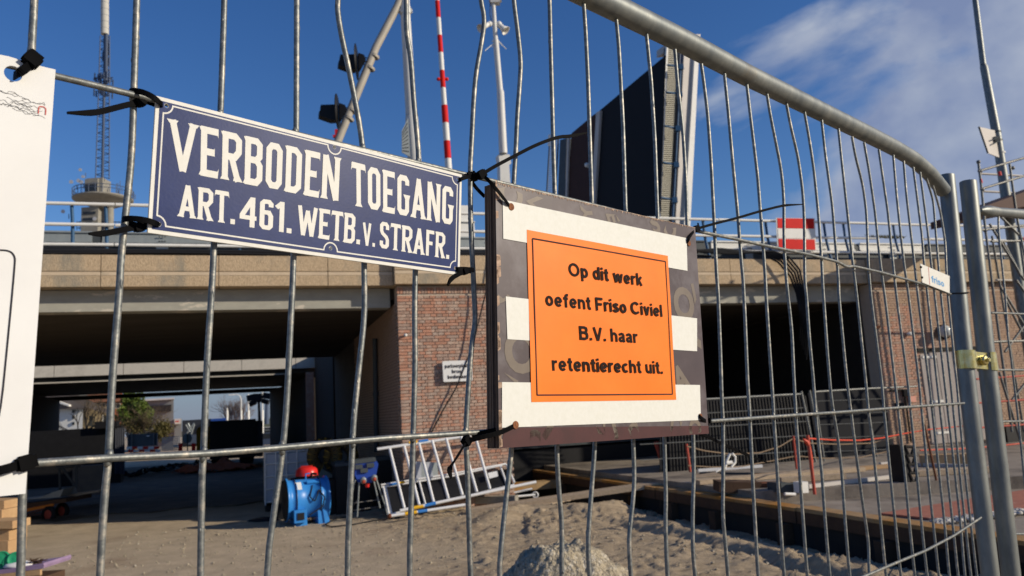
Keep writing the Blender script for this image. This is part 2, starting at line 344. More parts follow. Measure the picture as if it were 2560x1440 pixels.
def root(name, loc, label, cat, group=None):
    o = bpy.data.objects.new(name, None); COL.objects.link(o); o.location = V(loc); o.empty_display_size = .1
    LOC[o.name] = V(loc); return tag(o, label, cat, group)
def curve_fill(splines, extrude=0):
    c = bpy.data.curves.new('tmp', 'CURVE'); c.dimensions = '2D'; c.fill_mode = 'BOTH'; c.extrude = extrude
    for sp in splines:
        q = c.splines.new('POLY'); q.points.add(len(sp)-1); q.use_cyclic_u = True
        for i, p in enumerate(sp): q.points[i].co = (p[0], p[1], 0, 1)
    o = bpy.data.objects.new('tmp', c); COL.objects.link(o); bpy.context.view_layer.update()
    me = o.to_mesh(); vs = [tuple(v.co) for v in me.vertices]; fs = [tuple(p.vertices) for p in me.polygons]
    o.to_mesh_clear(); bpy.data.objects.remove(o); bpy.data.curves.remove(c); return vs, fs
def text_fill(body, bold=.0, shear=0):
    c = bpy.data.curves.new('tmp', 'FONT'); c.body = body; c.size = 1; c.offset = bold; c.resolution_u = 4; c.shear = shear
    o = bpy.data.objects.new('tmp', c); COL.objects.link(o); bpy.context.view_layer.update()
    me = o.to_mesh(); vs = [tuple(v.co) for v in me.vertices]; fs = [tuple(p.vertices) for p in me.polygons]
    o.to_mesh_clear(); bpy.data.objects.remove(o); bpy.data.curves.remove(c); return vs, fs
CAPH = None
def text_on(gm, body, pl, pr, up, cap, lift, bold=.02):
    """text whose baseline runs from pl to pr, cap height cap metres"""
    global CAPH
    if CAPH is None:
        vs, _ = text_fill('H'); CAPH = max(v[1] for v in vs)
    vs, fs = text_fill(body, bold); a = np.array(vs); x0, x1 = a[:, 0].min(), a[:, 0].max()
    pl, pr, up, lift = V(pl), V(pr), unit(up), V(lift)
    out = [pl + (pr-pl)*((v[0]-x0)/(x1-x0)) + up*(v[1]/CAPH*cap) + lift for v in vs]
    return gm.add(out, fs)
# stroke lettering for the enamel sign
def stroke(pts, w, closed=False, flare=0):
    pts = [V(p) for p in pts]; n = len(pts); L = []; Rr = []
    for i in range(n):
        if closed: a, b = pts[i-1], pts[(i+1) % n]
        else: a = pts[i-1] if i else None; b = pts[i+1] if i < n-1 else None
        d1 = unit(pts[i]-a) if a is not None else None; d2 = unit(b-pts[i]) if b is not None else None
        if d1 is None: nn = V((-d2[1], d2[0])); k = 1
        elif d2 is None: nn = V((-d1[1], d1[0])); k = 1
        else:
            t = unit(d1+d2); nn = V((-t[1], t[0])); k = 1/max(.5, abs(np.dot(nn, V((-d1[1], d1[0])))))
        ww = w*k*.5
        L.append(pts[i]+nn*ww); Rr.append(pts[i]-nn*ww)
    polys = []
    m = n if closed else n-1
    for i in range(m):
        j = (i+1) % n; polys.append([L[i], L[j], Rr[j], Rr[i]])
    return polys
GL = {}
T = .142
def defg():
    a = T/2; w = .46
    def vst(x, y0=0, y1=1): return [(x, y0), (x, y1)]
    def flare(x, y, d, k=.055):   # little serif spread at a stem end, d=+1 top, -1 bottom
        return [(x-a-k, y), (x+a+k, y), (x+a, y-d*.075), (x-a, y-d*.075)]
    GL['V'] = (.60, [[(a, 1), (.30, .0)], [(.60-a, 1), (.30, .0)]], [[(.30-a*.8, 0), (.30+a*.8, 0), (.30+a*.9, .16), (.30-a*.9, .16)], flare(a+.0, 1, 1), flare(.60-a, 1, 1)])
    GL['E'] = (.40, [vst(a), [(0, 1-a*.8), (.40, 1-a*.8)], [(0, .5), (.32, .5)], [(0, a*.8), (.40, a*.8)]], [[(.40, 1), (.40, .82), (.33, 1)], [(.40, 0), (.42, .19), (.33, 0)], [(.32, .42), (.32, .60), (.26, .5)], [(-.04, 0), (.1, 0), (0, .09)], [(-.04, 1), (.1, 1), (0, .91)]])
    GL['R'] = (.45, [vst(a), [(0, 1-a*.8), (.30, 1-a*.8), (.40-a*.1, .86), (.40-a*.1, .62), (.30, .5), (0, .5)], [(.22, .5), (.40-a*.2, .0)]], [[(.27, 0), (.50, 0), (.42, .12), (.30, .12)], [(-.04, 0), (a*2+.04, 0), (a*2, .07), (0, .07)], [(-.04, 1), (.1, 1), (0, .91)]])
    GL['B'] = (.43, [vst(a), [(0, 1-a*.8), (.28, 1-a*.8), (.36, .87), (.36, .62), (.28, .53), (0, .53)], [(0, .53), (.29, .53), (.37, .42), (.37, .15), (.29, a*.8), (0, a*.8)]], [[(-.04, 0), (.1, 0), (0, .09)], [(-.04, 1), (.1, 1), (0, .91)]])
    GL['O'] = (.42, [('c', [(a, .16), (a, .84), (.14, 1-a), (.28, 1-a), (.42-a, .84), (.42-a, .16), (.28, a), (.14, a)])], [])
    GL['D'] = (.42, [vst(a), [(0, 1-a*.8), (.25, 1-a*.8), (.42-a, .85), (.42-a, .15), (.25, a*.8), (0, a*.8)]], [[(-.04, 0), (.1, 0), (0, .09)], [(-.04, 1), (.1, 1), (0, .91)]])
    GL['N'] = (.46, [vst(a*.8), vst(.46-a*.8), [(a, 1), (.46-a, 0)]], [flare(a*.8, 0, -1, .04), flare(.46-a*.8, 1, 1, .04)])
    GL['T'] = (.42, [vst(.21), [(0, 1-a*.8), (.42, 1-a*.8)]], [[(-.01, 1), (-.03, .80), (.06, 1)], [(.43, 1), (.45, .80), (.36, 1)], flare(.21, 0, -1, .05)])
    GL['G'] = (.42, [[(.42-a, .76), (.42-a, .86), (.29, 1-a), (.13, 1-a), (a, .86), (a, .14), (.13, a), (.29, a), (.42-a, .14), (.42-a, .44)]], [[(.21, .52), (.46, .52), (.42, .40), (.27, .42)]])
    GL['A'] = (.50, [[(a, 0), (.25, 1)], [(.50-a, 0), (.25, 1)], [(.12, .27), (.38, .27)]], [[(.25-a*1.0, 1), (.25+a*1.0, 1), (.25+a, .86), (.25-a, .86)], flare(a*.9, 0, -1, .04), flare(.5-a*.9, 0, -1, .04)])
    GL['.'] = (.15, [], [[(0, 0), (.15, 0), (.15, .16), (0, .16)]])
    GL['4'] = (.48, [[(.36, 0), (.36, 1)], [(.36, .97), (.06, .36)], [(.0, .31), (.48, .31)]], [])
    GL['6'] = (.40, [[(.40-a, .76), (.40-a, .86), (.27, 1-a), (.13, 1-a), (a, .86), (a, .14), (.13, a), (.27, a), (.40-a, .14), (.40-a, .46), (.27, .57), (a, .57)]], [])
    GL['1'] = (.24, [[(.24-a, 0), (.24-a, 1)], [(.24-a, .95), (.0, .78)]], [])
    GL['W'] = (.72, [[(a*.9, 1), (.20, 0)], [(.20, 0), (.36, .86)], [(.36, .86), (.52, 0)], [(.72-a*.9, 1), (.52, 0)]], [[(.13, 0), (.27, 0), (.27, .12), (.13, .12)], [(.45, 0), (.59, 0), (.59, .12), (.45, .12)]])
    GL['S'] = (.40, [[(.40-a, .72), (.40-a, .86), (.27, 1-a), (.13, 1-a), (a, .86), (a, .66), (.12, .56), (.28, .44), (.40-a, .34), (.40-a, .14), (.27, a), (.13, a), (a, .14), (a, .28)]], [])
    GL['F'] = (.38, [vst(a), [(0, 1-a*.8), (.38, 1-a*.8)], [(0, .5), (.31, .5)]], [])
    GL['v'] = (.50, [[(a, 1), (.25, .0)], [(.50-a, 1), (.25, .0)]], [[(.25-a*.8, 0), (.25+a*.8, 0), (.25+a*.8, .16), (.25-a*.8, .16)]])
defg()
def word(gm, txt, quad, lift, gap=.075, swx=1.0):
    """glyphs laid in the quad tl,tr,br,bl (world points)"""
    tl, tr, br, bl = [V(q) for q in quad]; tot = sum(GL[c][0] for c in txt) + gap*(len(txt)-1); x = 0; k = 0
    for c in txt:
        w, st, ex = GL[c]; polys = []
        for q in st:
            if q[0] == 'c': polys += stroke(q[1], T, True)
            else: polys += stroke(q, T)
        polys += ex
        for p in polys:
            pts = []
            for (px, py) in p:
                u = (x+px)/tot; v = py
                b = bl+(br-bl)*u; t = tl+(tr-tl)*u; pts.append(b+(t-b)*v + V(lift)*(1+.012*k))
            a2 = 0
            for i in range(len(p)): x0, y0 = p[i][0], p[i][1]; x1, y1 = p[(i+1) % len(p)][0], p[(i+1) % len(p)][1]; a2 += x0*y1-x1*y0
            if a2 < 0: pts = pts[::-1]
            gm.add(pts, [tuple(range(len(pts)))]); k += 1
        x += w+gap

# ================================================================== THE SETTING
def vnoise(x, y, seed):
    r = np.random.default_rng(seed).random((257, 257))
    xi = np.floor(x).astype(int); yi = np.floor(y).astype(int); fx = x-xi; fy = y-yi
    fx = fx*fx*(3-2*fx); fy = fy*fy*(3-2*fy); xi %= 256; yi %= 256
    return (r[xi, yi]*(1-fx)*(1-fy)+r[xi+1, yi]*fx*(1-fy)+r[xi, yi+1]*(1-fx)*fy+r[xi+1, yi+1]*fx*fy)
def fbm(x, y, sc, oc, seed):
    t = 0; a = 1; tot = 0
    for k in range(oc): t = t + a*vnoise(x*sc*2**k+17.3*k, y*sc*2**k+5.1*k, seed+k); tot += a; a *= .55
    return t/tot-.5
def sst(a, b, x): t = np.clip((x-a)/(b-a), 0, 1); return t*t*(3-2*t)
def axis(lo, hi, step, far):
    c = list(np.arange(lo, hi, step)); d = step
    x = hi
    while x < far: d *= 1.22; c.append(x); x += d
    c.append(far); d = step; x = lo; l = []
    while x > -far: d *= 1.22; x -= d; l.append(max(x, -far))
    return np.array(l[::-1]+c)
xs = axis(-7.2, 5.6, .033, 900); ys = axis(6.6, 17.0, .036, 1500); ys = ys[ys > -60]
X, Yg = np.meshgrid(xs, ys, indexing='ij')
sb = (X-O[0])*D[0]+(Yg-O[1])*D[1]; nb = (X-O[0])*N[0]+(Yg-O[1])*N[1]
near = (1-sst(19, 30, Yg))*(1-sst(9, 14, np.abs(X)))
sandy = sst(-1.3, .2, sb+fbm(X, Yg, .8, 3, 40)*1.4 - np.clip(nb+5, -9, 0)*.10)*(sb < 3.9)
sandy = np.clip(sandy + .8*sst(-5.6, -7.2, sb+fbm(X, Yg, 1.2, 3, 9)*1.5)*sst(4, 1, nb), 0, 1)
lump = fbm(X, Yg, 3.2, 6, 3); lump = (.5-np.abs(lump)*3.2)*.35 + .5*lump
rough = fbm(X, Yg, 1.0, 4, 21)
clod = fbm(X, Yg, 13, 3, 77); clod2 = fbm(X+.3*lump, Yg, 7.5, 5, 177)
h = near*(.012*fbm(X, Yg, 6, 4, 31)+.02*rough + sandy*(.055*lump + .05*rough + (.075*np.maximum(clod, -.05) + .12*np.maximum(clod2-.03, 0) + .09*np.maximum(fbm(X, Yg, 21, 2, 301)-.10, 0))*(.35+1.1*sst(-.12, .2, rough))))
ridge = np.exp(-((nb+2.0+.25*np.sin(sb*3))/.42)**2)*sst(.2, 1.2, sb)*sst(3.7, 2.9, sb)
h += .17*ridge*near + .07*np.exp(-((nb+1.3)/.25)**2)*sst(.0, 1.0, sb)*sst(2.2, 1.2, sb)
pit = sst(.9, 2.2, sb)*sst(-1.5, -.9, nb)*sst(5, 2.5, nb); h -= .38*pit*near*(sb < 3.9)
h -= .13*sst(2.9, 3.5, sb)*(sb < 3.9)*near*sst(-9.5, -7, nb)
for off, dep in ((2.35, .05),):          # tyre ruts running past the timber edge
    u = sb-off-.12*np.sin(nb*.8)-.25*fbm(X, Yg, 1.5, 3, 61); h -= dep*np.exp(-(u/.10)**2)*near*sst(-3.0, -3.9, nb); h += .04*np.exp(-((u-.22)/.10)**2)*near*sst(-3.0, -3.9, nb)
nx, ny = X.shape
vs = np.stack([X, Yg, h], -1).reshape(-1, 3)
idx = np.arange(nx*ny).reshape(nx, ny); fcs = np.stack([idx[:-1, :-1], idx[1:, :-1], idx[1:, 1:], idx[:-1, 1:]], -1).reshape(-1, 4)
me = bpy.data.meshes.new('ground'); me.vertices.add(len(vs)); me.vertices.foreach_set('co', vs.ravel())
me.loops.add(fcs.size); me.loops.foreach_set('vertex_index', fcs.ravel()); me.polygons.add(len(fcs))
me.polygons.foreach_set('loop_start', np.arange(0, fcs.size, 4)); me.polygons.foreach_set('loop_total', np.full(len(fcs), 4))
me.update(calc_edges=True); me.polygons.foreach_set('use_smooth', np.ones(len(fcs), bool))
at = me.attributes.new('sandy', 'FLOAT', 'POINT'); at.data.foreach_set('value', sandy.ravel().astype(np.float32))
me.materials.append(M['sand']); go = bpy.data.objects.new('ground', me); COL.objects.link(go); go['kind'] = 'structure'
def ghz(p):
    i = np.argmin(abs(xs-p[0])); j = np.argmin(abs(ys-p[1])); return h[i, j]
# loose stones and clods scattered on the yard (nobody could count them)
q = G()
for k in range(2600):
    x = random.uniform(-6.5, 5); y = random.uniform(7.2, 13.8); r = random.choice([.006, .009, .013, .02])*random.uniform(.6, 1.2)
    z = ghz((x, y)); c = V((x, y, z+r*.4)); pts = [c+V((random.uniform(.7, 1.3)*a*r, random.uniform(.7, 1.3)*b*r, random.uniform(.5, 1)*e*r)) for a, b, e in ((1, 0, 0), (-1, 0, 0), (0, 1, 0), (0, -1, 0), (0, 0, 1), (0, 0, -1))]
    q.add(pts, [(0, 2, 4), (2, 1, 4), (1, 3, 4), (3, 0, 4), (2, 0, 5), (1, 2, 5), (3, 1, 5), (0, 3, 5)])
obj('loose_stones', q, M['mound'], label='small stones and clods strewn over the sandy yard', cat='stones', kind='stuff')

# ---- raised slab right of the sunken timber edge
q = G(); q.bb(3.78, 26, -11, -2.2, -.9, .24); obj('concrete_slab', q, M['slab'], kind='structure')
q = G(); q.prism([B(3.82, -4.65, -.9), B(18, -9.6, -.9), B(18, 9.6, -.9), B(3.82, 9.6, -.9)], (0, 0, 1.30)); obj('upper_slab', q, M['slab'], kind='structure')
q = G(); q.prism([g(2200, 1287, .245), g(2330, 1266, .245), g(2445, 1247, .245), g(2600, 1222, .245), g(2600, 1270, .245), g(2450, 1297, .245), g(2330, 1300, .245)], (0, 0, .02))
obj('red_paving_strip', q, M['pink'], kind='structure')
q = G()
for k in range(260):
    u = random.random(); c = g(2330+260*u, 1306-32*u+random.uniform(-6, 5), .27); r = random.uniform(.008, .035)
    q.sph(c, (r*1.4, r, r*.6), 5, 3, jit=.6)
obj('rubble_strip', q, M['rubble'], label='line of crumbled white mortar along the red paving', cat='rubble', kind='stuff')

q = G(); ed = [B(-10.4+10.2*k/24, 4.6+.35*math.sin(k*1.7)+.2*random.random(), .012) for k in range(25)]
q.prism(ed+[B(-1.4, 31, .012), B(-11, 31, .012)], (0, 0, .012)); obj('floor_shade_strip', q, M['floor_shade'], kind='structure')  # added sheet: deck shade put into the colour of the tunnel floor

# ---- viaduct: deck, edge panels, lower beam, railings are things of their own below
vd = root('road_viaduct', B(-2, 0, 3.5), 'concrete road viaduct spanning the yard, nearer deck with pebbled tan edge panels', 'bridge')
SL, SR = -13.5, 24.0
joints = [-13.5, -11.9, -10.15, -8.35, -6.57, -4.77, -2.99, -1.2, -.06, 1.95, 3.75, 5.55, 6.95, 8.7, 10.42, 12.2, 14.0, 15.8, 17.6, 19.4, 21.2, 23, 24.6]
for a, b in zip(joints[:-1], joints[1:]):
    pier = (a > -.1 and b < 2) or a > 10.4
    nf = -.16 if pier else 0.0
    a2, b2 = a+.006, b-.006
    f = G(); f.bb(a2, b2, nf+.02, .38, 3.98, 4.50)
    f.bb(a2, b2, nf, nf+.02, 4.235, 4.50); fo = obj('edge_panel', f, M['rib'], vd)
    s = G(); s.bb(a2, b2, nf+.004, nf+.0195, 4.165, 4.222); obj('smooth_band', s, M['band'], fo)
    s = G(); s.bb(a2, b2, nf, nf+.0195, 3.98, 4.160); obj('lower_face', s, M['rib'], fo)
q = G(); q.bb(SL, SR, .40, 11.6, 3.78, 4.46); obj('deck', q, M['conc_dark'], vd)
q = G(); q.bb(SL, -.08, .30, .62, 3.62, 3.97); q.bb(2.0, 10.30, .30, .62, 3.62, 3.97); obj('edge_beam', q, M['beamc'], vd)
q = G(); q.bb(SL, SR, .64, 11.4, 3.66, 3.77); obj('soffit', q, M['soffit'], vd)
v2 = root('rear_viaduct', B(-5, 19, 3.5), 'second concrete viaduct behind the first, seen as thin sunlit strips under the near deck', 'bridge')
js = [-16, -13.9, -11.6, -9.3, -7.0, -4.9, -2.8, -.75, 1.3, 3.4]
for a, b in zip(js[:-1], js[1:]):
    f = G(); f.bb(a+.01, b-.01, 19.0, 19.3, 3.87, 4.5); obj('edge_panel', f, M['rearp'], v2)
q = G(); q.bb(-16, 3.4, 19.32, 30.5, 3.72, 4.45); obj('deck', q, M['conc_dark'], v2)
q = G(); q.bb(-16, -.9, 19.22, 19.31, 3.655, 3.70); obj('edge_beam', q, M['rearp'], v2)
q = G(); q.bb(-16, 1, 29.9, 30.2, 3.46, 3.655); obj('rear_beam', q, M['darkin'], v2)

# ---- brick piers
def brick_mesh(sx, sz, m, key, cache={}):
    k = (round(sx, 3), round(sz, 3), key)
    if k not in cache:
        gb = G(); gb.box((0, 0, 0), (sx/2, .028, sz/2)); me = bpy.data.meshes.new('brick'); me.from_pydata(gb.v, [], gb.f); me.materials.append(m); cache[k] = me
    return cache[k]
def brick_wall(name, s0, s1, z0, z1, mats, label, nsel, selfun, course=.0562, body=None, depth=.35, thirdparts=(), skip=None):
    rt = root(name, B((s0+s1)/2, .1, 0), label, 'brick wall')
    q = G(); q.bb(s0+.01, s1-.01, .012, depth, -.5, z1); obj('mortar_body', q, body or M['mortar'], rt)
    L = []; r = 0; z = z0
    while z+course < z1-.13:
        x = s0; full = .21; half = .10; off = 0
        ln = full if r % 2 == 0 else half
        if r % 2: L.append((x+.0725, z, .145)); x += .155
        while x < s1-.02:
            w = min(ln+random.uniform(-.006, .006), s1-x)
            if w > .04: L.append((x+w/2, z, w))
            x += w+.011
        z += course; r += 1
    x = s0
    while x < s1-.04: L.append((x+.022, z+.03, .044, .11)); x += .0555
    L = [b for b in L if not (skip and skip(b[0], b[1]))]
    L.sort(key=lambda b: selfun(b[0], b[1]))
    rest = [G() for _ in mats]; quant = [.044, .07, .1, .145, .21]
    for i, b in enumerate(L):
        hgt = b[3] if len(b) > 3 else course-.0105; k = random.randrange(len(mats)); pr = random.uniform(-.0035, .0035)
        if i < nsel and b[2] in (.044, .145) or (i < nsel and (abs(b[2]-.21) < .007 or abs(b[2]-.1) < .007)):
            w = min(quant, key=lambda t: abs(t-b[2])); me = brick_mesh(w, hgt, mats[k], k)
            o = bpy.data.objects.new('brick', me); COL.objects.link(o); o.parent = rt
            p = B(b[0], .030+pr-.012, b[1]+hgt/2)-LOC[rt.name]; o.location = p; o.rotation_euler = (0, random.uniform(-.006, .006), math.atan2(D[1], D[0]))
        else:
            rest[k].bb(b[0]-b[2]/2, b[0]+b[2]/2, -.010+pr, .03, b[1], b[1]+hgt)
    for k, gm in enumerate(rest):
        if gm.v: obj('brickwork', gm, mats[k], rt, kind='stuff')
    return rt
pierL = brick_wall('brick_pier', -.0, 2.0, -.25, 3.965, BR, 'red brick pier between the two openings, carrying the small parking sign and leaning ladders', 300, lambda s, z: abs(z-1.7)*1.2+abs(s-.7)*.6)
q = G()
for r in range(70):
    z = -.25+.0562*r; x = .06+(.1 if r % 2 else 0)
    while x < 6: q.bb(-.012+random.uniform(-.004, .003), .03, x, x+.205, z, z+.046); x += .216
obj('side_brickwork', q, BRB[2], pierL, kind='stuff')
q = G(); q.bb(.0, 2.0, .36, 11.3, -.5, 3.65); obj('side_wall', q, M['conc_dark'], pierL)
pierR = brick_wall('brick_abutment', 10.46, 18.0, .15, 3.965, BRB, 'brown brick abutment behind the scaffold, with plank door and globe lamp', 300, lambda s, z: abs(z-2.2)*.9+abs(s-11.3),
                   skip=lambda s, z: 11.55 < s < 13.4 and z < 2.45)
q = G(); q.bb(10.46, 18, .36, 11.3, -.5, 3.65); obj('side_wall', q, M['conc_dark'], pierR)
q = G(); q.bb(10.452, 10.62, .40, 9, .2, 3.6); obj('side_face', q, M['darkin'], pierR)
# tunnel walls further in
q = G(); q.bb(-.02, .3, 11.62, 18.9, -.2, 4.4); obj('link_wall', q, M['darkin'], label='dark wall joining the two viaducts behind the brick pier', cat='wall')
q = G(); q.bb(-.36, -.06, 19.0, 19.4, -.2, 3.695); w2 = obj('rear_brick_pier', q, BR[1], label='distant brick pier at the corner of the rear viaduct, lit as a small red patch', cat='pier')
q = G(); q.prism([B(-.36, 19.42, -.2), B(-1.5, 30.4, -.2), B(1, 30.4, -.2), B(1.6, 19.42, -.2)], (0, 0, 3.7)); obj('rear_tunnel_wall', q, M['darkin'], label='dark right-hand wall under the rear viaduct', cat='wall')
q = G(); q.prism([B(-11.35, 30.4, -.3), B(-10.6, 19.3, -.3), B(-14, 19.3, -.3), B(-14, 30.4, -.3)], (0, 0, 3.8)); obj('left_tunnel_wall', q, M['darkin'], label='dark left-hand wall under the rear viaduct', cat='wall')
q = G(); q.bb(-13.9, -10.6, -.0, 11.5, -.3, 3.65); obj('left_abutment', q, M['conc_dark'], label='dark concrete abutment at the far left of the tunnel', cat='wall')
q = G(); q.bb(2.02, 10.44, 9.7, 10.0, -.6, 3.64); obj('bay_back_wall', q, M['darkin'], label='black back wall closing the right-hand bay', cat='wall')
# plank wall with door
dr = root('plank_door', B(12.4, 0, .3), 'weathered grey plank door and boarding in the brown brick wall under the globe lamp', 'door')
for i in range(8):
    x = 11.57+i*.228; q = G(); q.bb(x, x+.22, -.03+.008*(i % 2), .04, .42, 2.40-(.0 if i else .03)); obj('board', q, M['doorw'], dr)
q = G(); q.bb(11.5, 13.45, -.05, .05, 2.43, 2.50); obj('lintel', q, M['darkin'], dr)
for x, z in ((11.62, 2.28), (11.66, 1.30), (11.7, .62)):
    q = G(); q.bb(x, x+.38, -.045, -.032, z, z+.05); obj('hinge_strap', q, M['white_p'], dr)

# ---- distant land, road beyond the tunnel
q = G(); q.prism([V((-160, 300, -1)), V((-60, 330, 9)), V((40, 340, 14)), V((160, 330, 6)), V((260, 300, -1))], (0, 30, 0)); obj('hills', q, M['hill'], kind='structure')

# ================================================================== FENCE IN THE FOREGROUND
WR = .0030
fence = root('mesh_fence_panel', FT(-.1, 0), 'galvanised steel mesh fence panel carrying the signs, with bent vertical wires', 'fence panel')
VW = [
 [(86,0),(78,140),(70,500),(62,900),(52,1440)],
 [(342,0),(334,250),(329,400),(314,535),(302,650),(299,720),(280,957),(271,1150),(262,1230),(249,1440)],
 [(561,0),(552,270),(542,450),(535,610),(531,700),(516,931),(509,1126),(505,1193),(501,1440)],
 [(742,0),(741,320),(734,635),(732,700),(717,1008),(707,1126),(694,1214),(663,1440)],
 [(845.5,0),(843,25),(854,92),(871,167),(893,278),(907,364),(912,500),(910,657),(912,756),(909,814),(899.5,900),(883,1060),(879,1165),(873,1284),(867.5,1440)],
 [(1015.5,0),(1015.5,83),(1027,139),(1034,250),(1047.5,389),(1044,540),(1038,676),(1037,756),(1036.6,814),(1038,900),(1034,1060),(1030,1192),(1027,1297),(1022.6,1440)],
 [(1201,0),(1212.5,47),(1204,107),(1190,182),(1184,250),(1179,360),(1175,420),(1176.7,569),(1182,663),(1186.4,756),(1188.4,805),(1181.6,844),(1175,908),(1164,1077),(1168.4,1179),(1173,1320),(1176,1440)],
 [(1284,0),(1294,75),(1302.5,155),(1300,200),(1292.5,300),(1290.5,360),(1284,460),(1284,800),(1279,1120),(1275,1164),(1261.6,1280),(1249.4,1402),(1248.6,1440)],
 [(1374,0),(1377.5,150),(1381,275),(1383,360),(1387,488),(1390,800),(1391.7,1115),(1395.8,1213),(1404,1294),(1405,1362),(1403.4,1440)],
 [(1459,6),(1464,75),(1470,200),(1475,360),(1480,510),(1486,800),(1488,1107),(1480,1213),(1471.6,1321),(1470,1375),(1474,1440)],
 [(1540,44),(1547,114),(1557.6,313),(1563,493),(1573,800),(1582.8,1101),(1587,1213),(1573,1335),(1573,1375),(1577,1440)],
 [(1616,84),(1628,204),(1637,349),(1644,547),(1654,800),(1661,1104),(1665,1240),(1663.5,1307),(1668,1440)],
 [(1687,124),(1695,222),(1707.5,331),(1715,457),(1717.6,565),(1726,800),(1733,1091),(1735,1193),(1731.7,1260),(1731.7,1377),(1738,1440)],
 [(1753,160),(1759,200),(1769.5,287),(1778,408),(1785,547),(1791,680),(1795.5,739),(1800.7,878),(1805,1017),(1808,1057),(1808,1207),(1806.7,1290),(1813,1354),(1820,1440)],
 [(1811,185),(1821.5,287),(1832,408),(1844,530),(1853,651),(1858,700),(1863,808),(1868.4,947),(1875,1051),(1882,1207),(1889,1332),(1895,1440)],
 [(1866.7,210),(1873.6,269),(1884,356),(1894.4,443),(1901,530),(1908,617),(1913.5,700),(1915,739),(1924,878),(1931,982),(1935,1051),(1943,1179),(1950,1290),(1960,1440)],
 [(1917,234),(1925.7,287),(1939.6,356),(1953.5,426),(1959.7,495),(1960,617),(1965.6,700),(1979.5,826),(1984.7,947),(1990,1045),(1999,1179),(2006,1276),(2018,1440)],
 [(1966,260),(1977.8,321),(1995,391),(2007,478),(2010.8,547),(2011.8,700),(2016,739),(2023,843),(2033,947),(2040.6,1051),(2054.4,1179),(2063,1304),(2074,1440)],
 [(2011,280),(2023,346),(2035,426),(2045.5,530),(2054,651),(2057,715),(2068,878),(2076.7,982),(2085,1040),(2094.7,1095),(2104.4,1179),(2112.8,1304),(2124,1440)],
 [(2054,300),(2064,392),(2081,514),(2088,606),(2096,697),(2097,740),(2110,880),(2118,960),(2127,1027),(2137,1110),(2157,1260),(2172,1360),(2172,1440)],
 [(2096,322),(2108,437),(2120,544),(2131,651),(2142,740),(2165,960),(2170,1020),(2182,1110),(2197,1260),(2215,1440)],
 [(2130,342),(2138.7,392),(2157,462),(2166,529),(2169,606),(2171,667),(2177,740),(2205,960),(2210,1027),(2220,1127),(2233,1260),(2252,1440)],
 [(2160,356),(2172,422),(2187.6,529),(2196.7,621),(2203,676),(2212,740),(2238,960),(2260,1160),(2272,1293),(2287,1440)],
 [(2197,374),(2206,437),(2219.7,529),(2230,636),(2241,740),(2270,960),(2293,1193),(2307,1343),(2318,1440)],
 [(2233,388),(2241,483),(2252,590),(2261,667),(2271.6,740),(2298,960),(2317,1160),(2333,1310),(2347,1440)],
 [(2259,403),(2265.5,483),(2278,590),(2287,667),(2294.6,740),(2323,960),(2342,1127),(2360,1293),(2373,1440)],
 [(2283,418),(2291.5,483),(2305,590),(2310,658),(2319,740),(2343,960),(2362,1127),(2380,1293),(2395,1440)],
 [(2300,430),(2307,483),(2319,575),(2328,661),(2337,740),(2362,960),(2383,1143),(2400,1293),(2412,1440)],
 [(2316,446),(2333,499),(2339,575),(2346.5,667),(2352.6,740),(2377,960),(2397,1160),(2415,1327),(2427,1440)],
 [(2332,464),(2351,529),(2363,606),(2366,682),(2369.5,740),(2392,960),(2410,1160),(2427,1310),(2442,1440)]]
def smooth_path(pts, sub=3):
    pts = [V(p) for p in pts]
    for it in range(2):
        out = [pts[0]]
        for i in range(len(pts)-1):
            a, b = pts[i], pts[i+1]; L_ = np.linalg.norm(b-a); f = min(.25, .012/max(L_, 1e-6)) if L_ < 3 else .1
            f = .25 if L_ < .06 else max(f, .04)
            if i > 0: out.append(a+(b-a)*f)
            if i < len(pts)-2: out.append(b+(a-b)*f)
        pts = out+[pts[-1]]
    return pts
for i, w in enumerate(VW):
    pts = [fe(x, y) for x, y in w]
    if w[0][1] == 0: pts = [np.array([pts[0][0], pts[0][1], 2.19])] + pts
    e = pts[-1]; pts.append(np.array([e[0], e[1], .30]))
    q = G(); q.tube(smooth_path(pts, 3), WR, 8); obj('vertical_wire', q, M['galv'], fence)
for k in range(17):
    t = -.62-.0745*k; q = G(); q.tube([FT(t, 2.19), FT(t+random.uniform(-.01, .01), 1.4), FT(t, .3)], WR, 8); obj('vertical_wire', q, M['galv'], fence)
ho = .0062
def hz_wire(px, left=True, right=None):
    pts = [fe(x, y, ho) for x, y in px]
    if left: pts = [FT(-1.86, pts[0][2]+.01, ho)] + pts
    q = G(); q.tube(smooth_path(pts, 3), WR, 8); obj('horizontal_wire', q, M['galv'], fence)
hz_wire([(140,190),(330,236),(600,302),(900,373),(1180,440),(1450,505),(1745,578),(1846,599),(1908,613),(2012,634),(2050,643),(2096,655),(2116,668),(2132,665),(2203,681),(2307,710),(2376,735)])
hz_wire([(72,1159),(267,1145),(506,1135),(704,1119),(952,1096),(1084,1088),(1205,1080),(1500,1066),(1773,1053),(1874,1046),(1992,1037.5),(2099,1030.6),(2233,1020),(2410,1008)])
q = G(); q.tube(smooth_path([FT(-1.86, 1.27, ho), FT(0, 1.27, ho), FT(.6, 1.262, ho), fe(1960, 1520, ho), fe(2163, 1440, ho), fe(2240, 1407, ho), fe(2313, 1377, ho), fe(2383, 1340, ho), fe(2452, 1294, ho)]), WR, 8); obj('horizontal_wire', q, M['galv'], fence)
for z in (.97, .65, .32):
    q = G(); q.tube([FT(-1.86, z, ho), FT(0, z, ho), FT(1.55, z, ho)], WR, 8); obj('horizontal_wire', q, M['galv'], fence)
